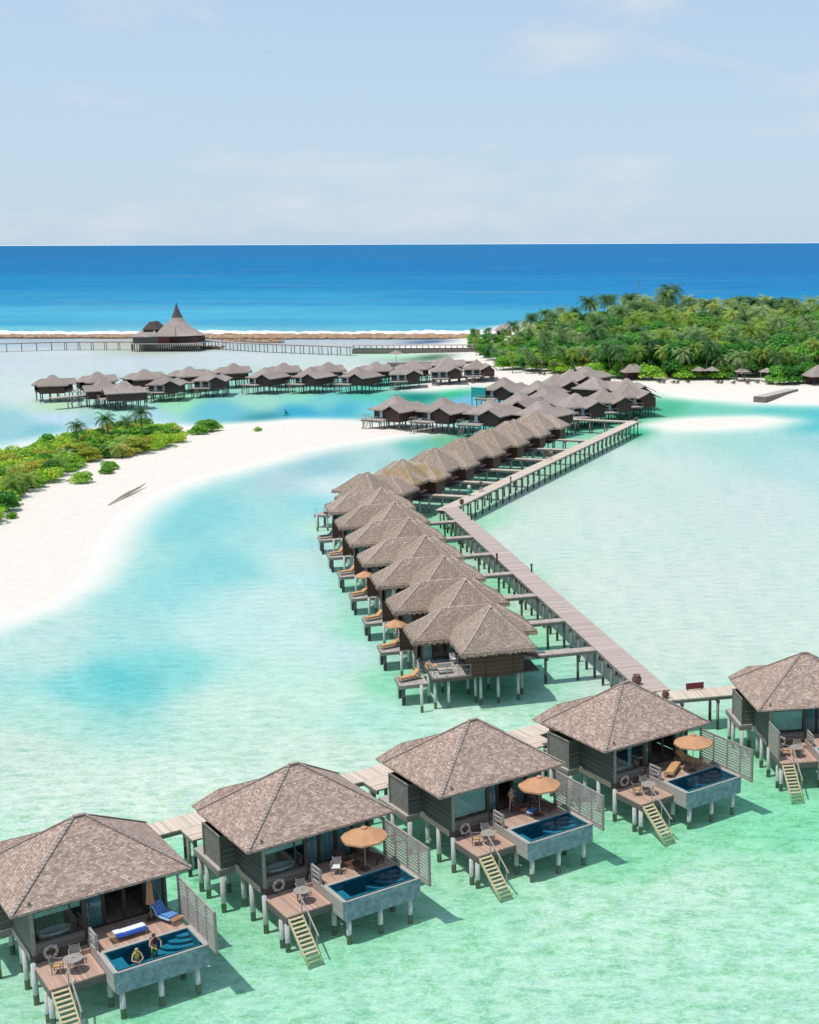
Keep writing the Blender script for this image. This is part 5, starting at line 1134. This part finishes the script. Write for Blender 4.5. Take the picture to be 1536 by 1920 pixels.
# sandbank greenery on the left
GS = 'low shrubs matted over the left sandbank'; LSH = 'one of the low yellow green shrubs matted over the left sandbank'
outer = px_poly([(-60, 1025), (0, 982), (55, 955), (84, 915), (150, 885), (225, 870), (290, 855), (335, 838), (350, 826), (330, 815), (270, 810), (190, 818), (110, 835), (40, 855), (-60, 885)])
ob = np.array(outer); x0, y0 = ob.min(0); x1, y1 = ob.max(0); rr = random.Random(9); pts = []
tries = 0
while len(pts) < 150 and tries < 9000:
    tries += 1; x, y = rr.uniform(x0, x1), rr.uniform(y0, y1)
    if sd_poly(np.array([[x, y]]), outer)[0] < .7: continue
    if any((x-a)**2+(y-b)**2 < 2.1**2 for a, b in pts): continue
    pts.append((x, y))
for x, y in pts:
    pr = rr.choice([shrubs[0], shrubs[0], shrubs[0], shrubs[1], shrubs[1], shrubs[1], shrubs[1], shrubs[2], shrubs[3], shrubs[3]]); plant(pr, x, y, LSH, GS, rr.uniform(.75, 1.25))
for px, py, s_, lb in ((152, 908, 1.1, 'small bright bush alone on the sand left of the driftwood'), (208, 883, .9, 'bright bush straggling from the shrub mass above the driftwood'), (200, 890, .8, 'low bush beside the straggling one above the driftwood'), (385, 812, 1.5, 'long flat bush on the sandbank, left half of the last patch'), (398, 809, 1.4, 'long flat bush on the sandbank, right half of the last patch'),
                       (372, 817, 1.2, 'small end of the last flat bush patch on the sandbank'), (22, 975, .55, 'tiny bush at the lower left edge of the sandbank'), (130, 888, .9, 'bush just left of the small bright one'), (356, 815, .5, 'tiny tuft before the last bush patch')):
    x, y = at(px, py, .5); plant(shrubs[0], x, y, lb, 'separate bushes on the sandbank', s_*.75)
x, y = at(483, 812, .4); plant(shrubs[4], x, y, 'tiny sprig alone in the middle of the white sandbank', 'tiny sprigs on the sand', 1.0)
for px, py, s_, pr, lb in ((146, 845, .95, 2, 'dark palm at the left of the sandbank palms'), (207, 838, 1.1, 3, 'tall palm with yellow fronds in the middle of the sandbank palms'), (238, 824, .8, 5, 'slender palm between the two tallest sandbank palms'), (268, 826, 1.15, 3, 'tallest bright green palm at the right of the sandbank palms')):
    x, y = at(px, py, .5); plant(palms[5], x, y, lb, 'palms standing on the sandbank', s_*.92)
for k in range(30):
    px = rr.uniform(10, 320); py = 955-px*.33+rr.uniform(-45, 5)
    x, y = at(px, py, .5)
    if sd_poly(np.array([[x, y]]), outer)[0] > .5: plant(palms[4], x, y, 'low young palm with yellowing fronds among the sandbank shrubs', 'young palms among the sandbank shrubs', rr.uniform(.55, .85), z=gz(x, y)-.6)
# driftwood
t = thing('driftwood', 'long bleached driftwood log lying on the sandbank', 'driftwood', (*at(240, 928, .3), .25)); 
a, b = Vector(at(200, 946, .3)), Vector(at(272, 910, .3)); d = (b-a); 
mb = MB(); mb.tube([(-d.x*.5, -d.y*.5, .0), (-d.x*.2, -d.y*.2+.3, .25), (0, 0, .3), (d.x*.3, d.y*.3-.2, .3), (d.x*.5, d.y*.5, .55)], [.05, .18, .25, .16, .04], 8); mb.build('trunk', 'driftwood', t, True)
for k, (u, v) in enumerate(((.1, .9), (-.1, 1.1))): MB().tube([(d.x*u, d.y*u, .3), (d.x*u+.8, d.y*u+v, .9)], [.07, .03], 6).build('branch', 'driftwood', t)

# ------------------------------------------------------------------ reef, surf, far jetty and pavilion
mb = MB(); rr = random.Random(3)
for k in range(1500):
    px = rr.uniform(-100, 905); 
    if 130 < px < 185 and rr.random() < .8: continue
    lo = 628 if px > 380 else 629
    py = rr.uniform(lo, 634 if px > 380 else 632.5); x, y = at(px, py, 0); s_ = rr.uniform(.6, 2.0)
    prof = [(s_*1.0, -.4), (s_*.9, .12*s_), (s_*.45, .34*s_*rr.uniform(.6, 1.4)), (0, .4*s_)]; n0 = len(mb.v)
    mb.lathe(x, y, prof, 6, sx=rr.uniform(1, 2.2))
for k in range(110):
    px = rr.choice([rr.uniform(470, 530), rr.uniform(415, 530), rr.uniform(330, 420)]); py = rr.uniform(637, 641) if px > 420 else rr.uniform(648, 652); x, y = at(px, py, 0); s_ = rr.uniform(.5, 1.2); mb.lathe(x, y, [(s_, -.3), (s_*.8, .15), (0, .35*s_)], 6, sx=1.6)
o = mb.build('reef_rubble', 'rock', None); tag(o, 'brown coral rubble bank lying in front of the surf', 'reef', kind='stuff')
# surf: low rolling ridges of white water
nx = 300; rowsv = []
Vs = []; Fs = []
for i in range(nx+1):
    px = -200+1110*i/nx
    for j, fy in enumerate(np.linspace(0, 1, 9)):
        py = 627.2-(5.2+1.5*math.sin(i*.05)+.9*math.sin(i*.23+2)+.6*math.sin(i*.91))*fy
        x, y = at(px, py, 0); z = .04+(.5+.25*math.sin(i*.7+j)+.2*rr.random())*math.sin(PI*fy)**.6 if 0 < j < 8 else -.1
        Vs.append((x, y, z))
for i in range(nx):
    for j in range(8): Fs.append((i*9+j, (i+1)*9+j, (i+1)*9+j+1, i*9+j+1))
o = np_mesh('surf', np.array(Vs), np.array(Fs), [M['foam']]); tag(o, 'white surf breaking along the outer reef', 'surf', kind='stuff')
jl = [(-60, 645.5), (110, 640.5), (285, 640)]
for k, lb in ((0, 'far jetty length at the left photo edge'), (1, 'far jetty length running up to the pavilion')):
    walk(at(*jl[k], 2.6), at(*jl[k+1], 2.6), 2.2, 2.6, lb, 'jetty', 'pier_pink', 5.2, group='lengths of the far jetty', cross=False, cat='jetty', pil='pile_dark')
jr = [(380, 638), (490, 644), (662, 650)]
for k, lb in ((0, 'far jetty length just right of the pavilion'), (1, 'far jetty length ending at the dark quay')):
    walk(at(*jr[k], 2.6), at(*jr[k+1], 2.6), 2.2, 2.6+.01*k, lb, 'jetty', 'pier_pink', 4.2, group='lengths of the far jetty', cross=False, cat='jetty', pil='pile_dark')
a, b = Vector(at(662, 651.5, 1.6)), Vector(at(893, 651, 1.6)); rz = math.atan2((b-a).y, (b-a).x)
t = thing('quay', 'dark solid quay between the far jetty and the island', 'quay', (a.x, a.y, 0), rz)
ln = (b-a).length; MB().box(0, -2, -1, ln, 2, 1.2).build('wall', 'concrete_quay', t); MB().box(0, -1.9, 2.35, ln, 1.9, 2.5).build('deck', 'pier_pink', t)
for k in range(22): MB().cyl(k*ln/21.5+.6, -1.7, 1.2, 2.35, .14, 6).build('post', 'beam_dark', t)
a, b = Vector(at(726, 680, 1.0)), Vector(at(893, 677, 1.0)); rz = math.atan2((b-a).y, (b-a).x); ln = (b-a).length
t = thing('quay', 'low stone quay carrying a single thatch parasol behind the far row', 'quay', (a.x, a.y, 0), rz)
MB().box(0, -.2, -1, ln, 3, .75).build('wall', 'concrete_quay', t); MB().box(.1, 0, .751, ln-.1, 2.9, .9).build('deck', 'siding_light', t)
def thatch_parasol(px, py, label, s=1.0, z=.8, group='thatch parasols on the beach'):
    x, y = at(px, py, z); t = thing('thatch_parasol', label, 'parasol', (x, y, max(gz(x, y), z-.3) if z < 1 else z), 0, group)
    MB().cyl(0, 0, 0, 2.2*s, .07, 7).build('pole', 'bark', t)
    mb = MB(); n = 18
    for k in range(n):
        a, b = 2*PI*k/n, 2*PI*(k+1)/n; r1 = 1.9*s*(1+.05*(k % 2)); 
        mb.face([(0, 0, 3.0*s), (r1*math.cos(a), r1*math.sin(a), 2.15*s-.08*(k % 2)), (r1*math.cos(b), r1*math.sin(b), 2.15*s-.08*((k+1) % 2))], 0, [(k*.3, 2), (k*.3, 0), (k*.3+.3, 0)])
    mb.build('canopy', 'thatch_far', t); return t
thatch_parasol(743, 677.5, 'single thatch parasol at the tip of the low stone quay', 1.3, .95, 'parasol on the quay')
for px, py, lb in ((1017, 697, 'thatch parasol at the left of the beach, by the palms'), (1046, 700, 'thatch parasol right of its twin on the left of the beach'), (1310, 713, 'thatch parasol in shade halfway along the beach'), (1392, 716, 'thatch parasol right of the middle palms on the beach'), (1438, 717, 'thatch parasol just left of the stone groyne'), (1335, 713, 'small thatch parasol between the beach palms')):
    thatch_parasol(px, py, lb, 1.25)
for i, (px, py) in enumerate([(1012, 703), (1020, 704), (1038, 704), (1050, 705), (1236, 717), (1244, 717.5), (1262, 718), (1270, 718.5), (1290, 718), (1345, 719), (1352, 719.5), (1375, 720), (1402, 721), (1420, 720), (1440, 722), (1447, 722)]):
    x, y = at(px, py, .8); lounger((x, y, gz(x, y)), R(200), ('dark' if i % 3 else 'red cushioned')+' beach lounger, %s along the beach edge' % ['first', 'second', 'third', 'fourth', 'fifth', 'sixth', 'seventh', 'eighth', 'ninth', 'tenth', 'eleventh', 'twelfth', 'thirteenth', 'fourteenth', 'fifteenth', 'last'][i]+' from the left', 35, None, 'teak_dark', 'loungers on the island beach', 'navy' if i % 3 else 'red')
def hut(px, py, s, rz, label):
    x, y = at(px, py, .8); t = thing('beach_hut', label, 'hut', (x, y, gz(x, y)), rz, 'thatched huts by the beach'); h = 3.2*s
    mb = MB(); hip_roof(mb, -h, -h*.7, h, h*.7, 2.4, 2.4+2.0*s, 1.0, .1, 1.1, 3, .2, 4, mu=1); mb.build('roof', ['thatch_far', 'frame'], t)
    for a in (-1, 1):
        for b in (-1, 1): MB().box(a*h*.8-.08, b*h*.55-.08, -.2, a*h*.8+.08, b*h*.55+.08, 2.5).build('post', 'frame', t)
    MB().box(-h*.75, h*.3, 0, h*.75, h*.4, 2.2).build('wall', 'darkwood_far', t); return t
hut(1187, 712, 1.0, R(20), 'small thatched hut half hidden by palms at the beach'); hut(1537, 722, 1.35, R(25), 'open thatched hut cut by the right photo edge'); hut(945, 628, 1.2, R(0), 'pale roofed hut behind the trees at the far left of the island')
a, b = Vector(at(1424, 747, .9)), Vector(at(1486, 732, .9)); rz = math.atan2((b-a).y, (b-a).x); ln = (b-a).length
t = thing('groyne', 'short stone groyne running from the beach into the water', 'groyne', (a.x, a.y, 0), rz); MB().box(0, -1.6, -1.0, ln, 1.6, 1.25).build('wall', 'concrete_quay', t); MB().box(.2, -1.5, 1.251, ln, 1.5, 1.35).build('top', 'siding_light', t)
x, y = at(1199, 612, 0); t = thing('radio_mast', 'thin radio mast above the island treetops', 'mast', (x, y, 0)); hm = 21.5
MB().tube([(0, 0, 0), (0, 0, hm)], [.2, .12], 6).build('mast', 'post', t)
for z in (hm-1.5, hm-3.5): MB().box(-.35, -.1, z, .35, .1, z+.9).build('antenna', 'post', t)
# pavilion with spire, on stilts at the reef
x, y = at(332, 640, 2.6); t = thing('pavilion', 'reef pavilion with a witch hat spire roof on stilts', 'pavilion', (x, y, 0), 0)
u = (at(389, 640, 2.6)[0]-at(263, 640, 2.6)[0])/126.  # metres per photo pixel out there
rf = MB(); n = 28
prof = [(53*u, 5.0), (40*u, 6.0), (25*u, 7.9), (15.5*u, 9.8), (10.5*u, 11.4), (6.5*u, 13.1), (3*u, 14.9), (.12, 16.8)]
zsc = 13.4/24.9
for i in range(len(prof)-1):
    for k in range(n):
        a, b = 2*PI*k/n, 2*PI*(k+1)/n; (ra, za), (rb, zb) = prof[i], prof[i+1]
        rf.face([(ra*math.cos(a), ra*math.sin(a)*.8, za), (ra*math.cos(b), ra*math.sin(b)*.8, za), (rb*math.cos(b), rb*math.sin(b)*.8, zb), (rb*math.cos(a), rb*math.sin(a)*.8, zb)], 1 if i >= 4 else 0, [(k, i*2), (k+1, i*2), (k+1, i*2+2), (k, i*2+2)])
rfo = rf.build('spire_roof', ['thatch_far', 'thatch_dark'], t); rfo.location = (3*u, 0, 0)
mb = MB(); hip_roof(mb, -70*u, -9, -22*u, 8, 5.0, 8.0, 6*u, .3, 1.1, 4, .3, 6, mu=1); mb.build('hall_roof', ['thatch_far', 'frame'], t)
mb = MB(); mb.face([(-55*u, -5.2, 7.2), (-26*u, -5.2, 7.2), (-37*u, -3.5, 10.0), (-43*u, -3.5, 10.0)], 0, [(0, 0), (8, 0), (5, 4), (3, 4)]); mb.face([(-26*u, -5.2, 7.2), (-26*u, 6, 7.0), (-37*u, 3, 10), (-37*u, -3.5, 10)], 0, [(0, 0), (8, 0), (5, 4), (3, 4)]); mb.face([(-55*u, 6, 7), (-55*u, -5.2, 7.2), (-43*u, -3.5, 10), (-43*u, 3, 10)], 0, [(0, 0), (8, 0), (5, 4), (3, 4)]); mb.face([(-43*u, -3.5, 10), (-37*u, -3.5, 10), (-37*u, 3, 10), (-43*u, 3, 10)], 0, [(0, 0), (1, 0), (1, 4), (0, 4)]); mb.build('upper_roof', 'thatch_dark', t)
mb = MB(); mb.face([(-38*u, -9.2, 5.05), (-22*u, -9.2, 5.05), (-27*u, -8.2, 7.3)]); mb.build('gable_panel', 'siding_light', t)
mb = MB(); hip_roof(mb, -27*u, -9.5, 12*u, 7, 5.2, 9.8, 7*u, .3, 1, 3, .3, 5, mu=1); mb.build('link_roof', ['thatch_far', 'frame'], t)
MB().box(-68*u, -8, 2.5, -22*u, 7, 5.0).build('hall_wall', 'siding', t); MB().box(-21.8*u, -8, 2.5, 0*u, 6, 5.3).build('red_wall', 'red', t); MB().box(.2*u, -6.5, 2.5, 44*u, 6, 4.6).build('dark_wall', 'darkwood_far', t)
MB().box(-69*u, -9.5, 2.2, 53*u, 8, 2.48).build('platform', 'deck_grey', t)
for k in range(13): MB().cyl(-2*u+k*4.3*u, -8.2, 2.48, 4.9, .12, 6).build('column', 'frame', t)
for k in range(30):
    for w in (-9, 0): MB().cyl(-68*u+k*4.15*u, w, -1.2, 2.2, .2, 6).build('pile', 'pile_dark', t)

# ------------------------------------------------------------------ people and small things on the piers
def pier_at(px, py): return at(px, py, 2.32)
x, y = pier_at(880, 929); person((x, y, 2.3), R(-10), 'person in white shirt and teal wrap standing on the far pier', None, (('shirt', 'shirt'), ('sarong', 'teal')), sc=1.05)
x, y = pier_at(902, 921)
t = thing('bicycle', 'bicycle ridden away along the far pier', 'bicycle', (x, y, 2.3), R(-17))
for yy in (-.52, .52):
    w_ = MB(); w_.tube([(0, yy+.33*math.cos(a), .34+.33*math.sin(a)) for a in [2*PI*q/16 for q in range(17)]], .025, 5, cap=False); wo = w_.build('wheel', 'black', t)
    s_ = MB(); [s_.beam((0, yy, .34), (0, yy+.32*math.cos(a), .34+.32*math.sin(a)), .008, .008) for a in [PI*q/6 for q in range(12)]]; s_.build('spokes', 'metal', wo)
mb = MB(); mb.beam((0, -.52, .34), (0, -.2, .75), .03, .03); mb.beam((0, -.2, .78), (0, .3, .8), .03, .03); mb.beam((0, .52, .34), (0, .38, .95), .03, .03); mb.beam((0, -.15, .34), (0, .33, .72), .03, .03); mb.beam((0, -.15, .34), (0, -.2, .85), .03, .03); mb.build('frame', 'metal', t)
MB().box(-.08, -.32, .86, .08, -.05, .92).build('saddle', 'black', t); MB().beam((-.28, .36, 1.02), (.28, .36, 1.02), .03, .03).build('handlebar', 'metal', t)
person((x, y, 2.3), R(163), 'cyclist in dark clothes riding on the far pier', dict(pel=(0, .2, .98), sp=(0, .12, 1.12), ch=(0, -.02, 1.32), nk=(0, -.08, 1.46), hd=(0, -.12, 1.55), ht=(0, -.12, 1.69), sl=(-.18, -.02, 1.4), sr=(.18, -.02, 1.4), el=(-.26, -.15, 1.2), er=(.26, -.15, 1.2), wl=(-.25, -.33, 1.05), wr=(.25, -.33, 1.05), hl=(-.09, .18, .92), hr=(.09, .18, .92), kl=(-.12, -.15, .72), kr=(.12, -.1, .55), al=(-.12, .12, .42), ar=(.12, .1, .15), tl=(-.12, -.05, .38), tr=(.12, -.07, .12)), (('shirt', 'black'), ('shorts', 'black')))
x, y = pier_at(1026, 862); person((x, y, 2.3), R(170), 'person in dark top walking beside another on the far pier', dict(kl=(-.1, -.15, .5), al=(-.1, -.1, .08), tl=(-.1, -.27, .05), ar=(.1, .25, .12), tr=(.1, .12, .04)), (('shirt', 'black'), ('shorts', 'navy')))
x, y = pier_at(1034, 861); person((x, y, 2.3), R(165), 'bare backed walker in maroon shorts on the far pier', dict(kr=(.1, -.15, .5), ar=(.1, -.1, .08), tr=(.1, -.27, .05), al=(-.1, .25, .12), tl=(-.1, .12, .04)), (('shorts', 'maroon'),))
def pot(px, py, label, s=1.0, z=2.33):
    x, y = at(px, py, z); t = thing('clay_pot', label, 'pot', (x, y, z), 0, 'clay pots along the piers')
    MB().lathe(0, 0, [(0, 0), (.2*s, 0), (.33*s, .25*s), (.34*s, .42*s), (.24*s, .6*s), (.27*s, .68*s), (.22*s, .68*s), (.18*s, .6*s), (0, .5*s)], 14).build('jar', 'pot', t, True)
    return t
pot(1194, 1283, 'large round clay pot on the pier edge near the pool villas', 1.2); pot(866, 945, 'small clay pot at the bend of the piers', 1.0); pot(1193, 789, 'clay pot at the far tip of the far pier', 1.1); pot(1248, 1309, 'grey pot where the boardwalk leaves the near pier', .9)
for px, py, lb in ((932, 1052, 'short red lamp post midway along the near pier'), (997, 1072, 'small dark post on the right edge of the near pier'), (884, 975, 'small dark post near the bend of the near pier'), (958, 905, 'small dark post on the right edge of the far pier')):
    x, y = at(px, py, 2.33); t = thing('bollard_lamp', lb, 'lamp', (x, y, 2.32), 0, 'low posts along the piers'); MB().box(-.09, -.09, 0, .09, .09, .75).build('post', 'red' if 'red' in lb else 'frame', t); MB().box(-.13, -.13, .75, .13, .13, .9).build('cap', 'frame', t)
x, y = at(1303, 1293, 2.33); t = thing('sign', 'low dark red sign board on the spur to the rightmost villa', 'sign', (x, y, 2.31), R(15)); MB().box(-.75, -.05, .1, .75, .05, .6).build('board', 'red', t)
for xx in (-.6, .6): MB().box(xx-.04, -.04, 0, xx+.04, .04, .1).build('foot', 'frame', t)
x, y = at(537, 779, 0); t = thing('kayak', 'tiny turquoise sail craft in the channel', 'boat', (x, y, 0), R(30)); t.scale = (.6, .6, .6)
MB().lathe(0, 0, [(0, -.15), (.5, .0), (.55, .22), (.4, .25), (0, .2)], 14, sx=3.2, sy=.7).build('hull', 'teal', t, True)
mb = MB(); mb.face([(-.6, 0, .4), (1.2, 0, .5), (-.4, 0, 2.6)]); mb.face([(-.6, .03, .4), (-.4, .03, 2.6), (1.2, .03, .5)]); mb.build('sail', 'teal', t); MB().cyl(-.62, .015, .2, 2.7, .04, 6).build('mast', 'metal', t)
x, y = 40, 300; t = thing('bird', 'tiny white seabird flying high in the sky', 'bird', (-96.0, 420, 38+55.5), R(20))
mb = MB(); mb.face([(0, .12, 0), (0, -.12, 0), (-.6, -.05, .18), (-1.1, .1, .05)]); mb.face([(0, -.12, 0), (0, .12, 0), (1.1, .1, .05), (.6, -.05, .18)]); mb.build('wings', 'white', t); MB().tube([(0, -.3, 0), (0, 0, .02), (0, .35, 0)], [.03, .09, .03], 6).build('body', 'white', t)
print('forest', cnt)
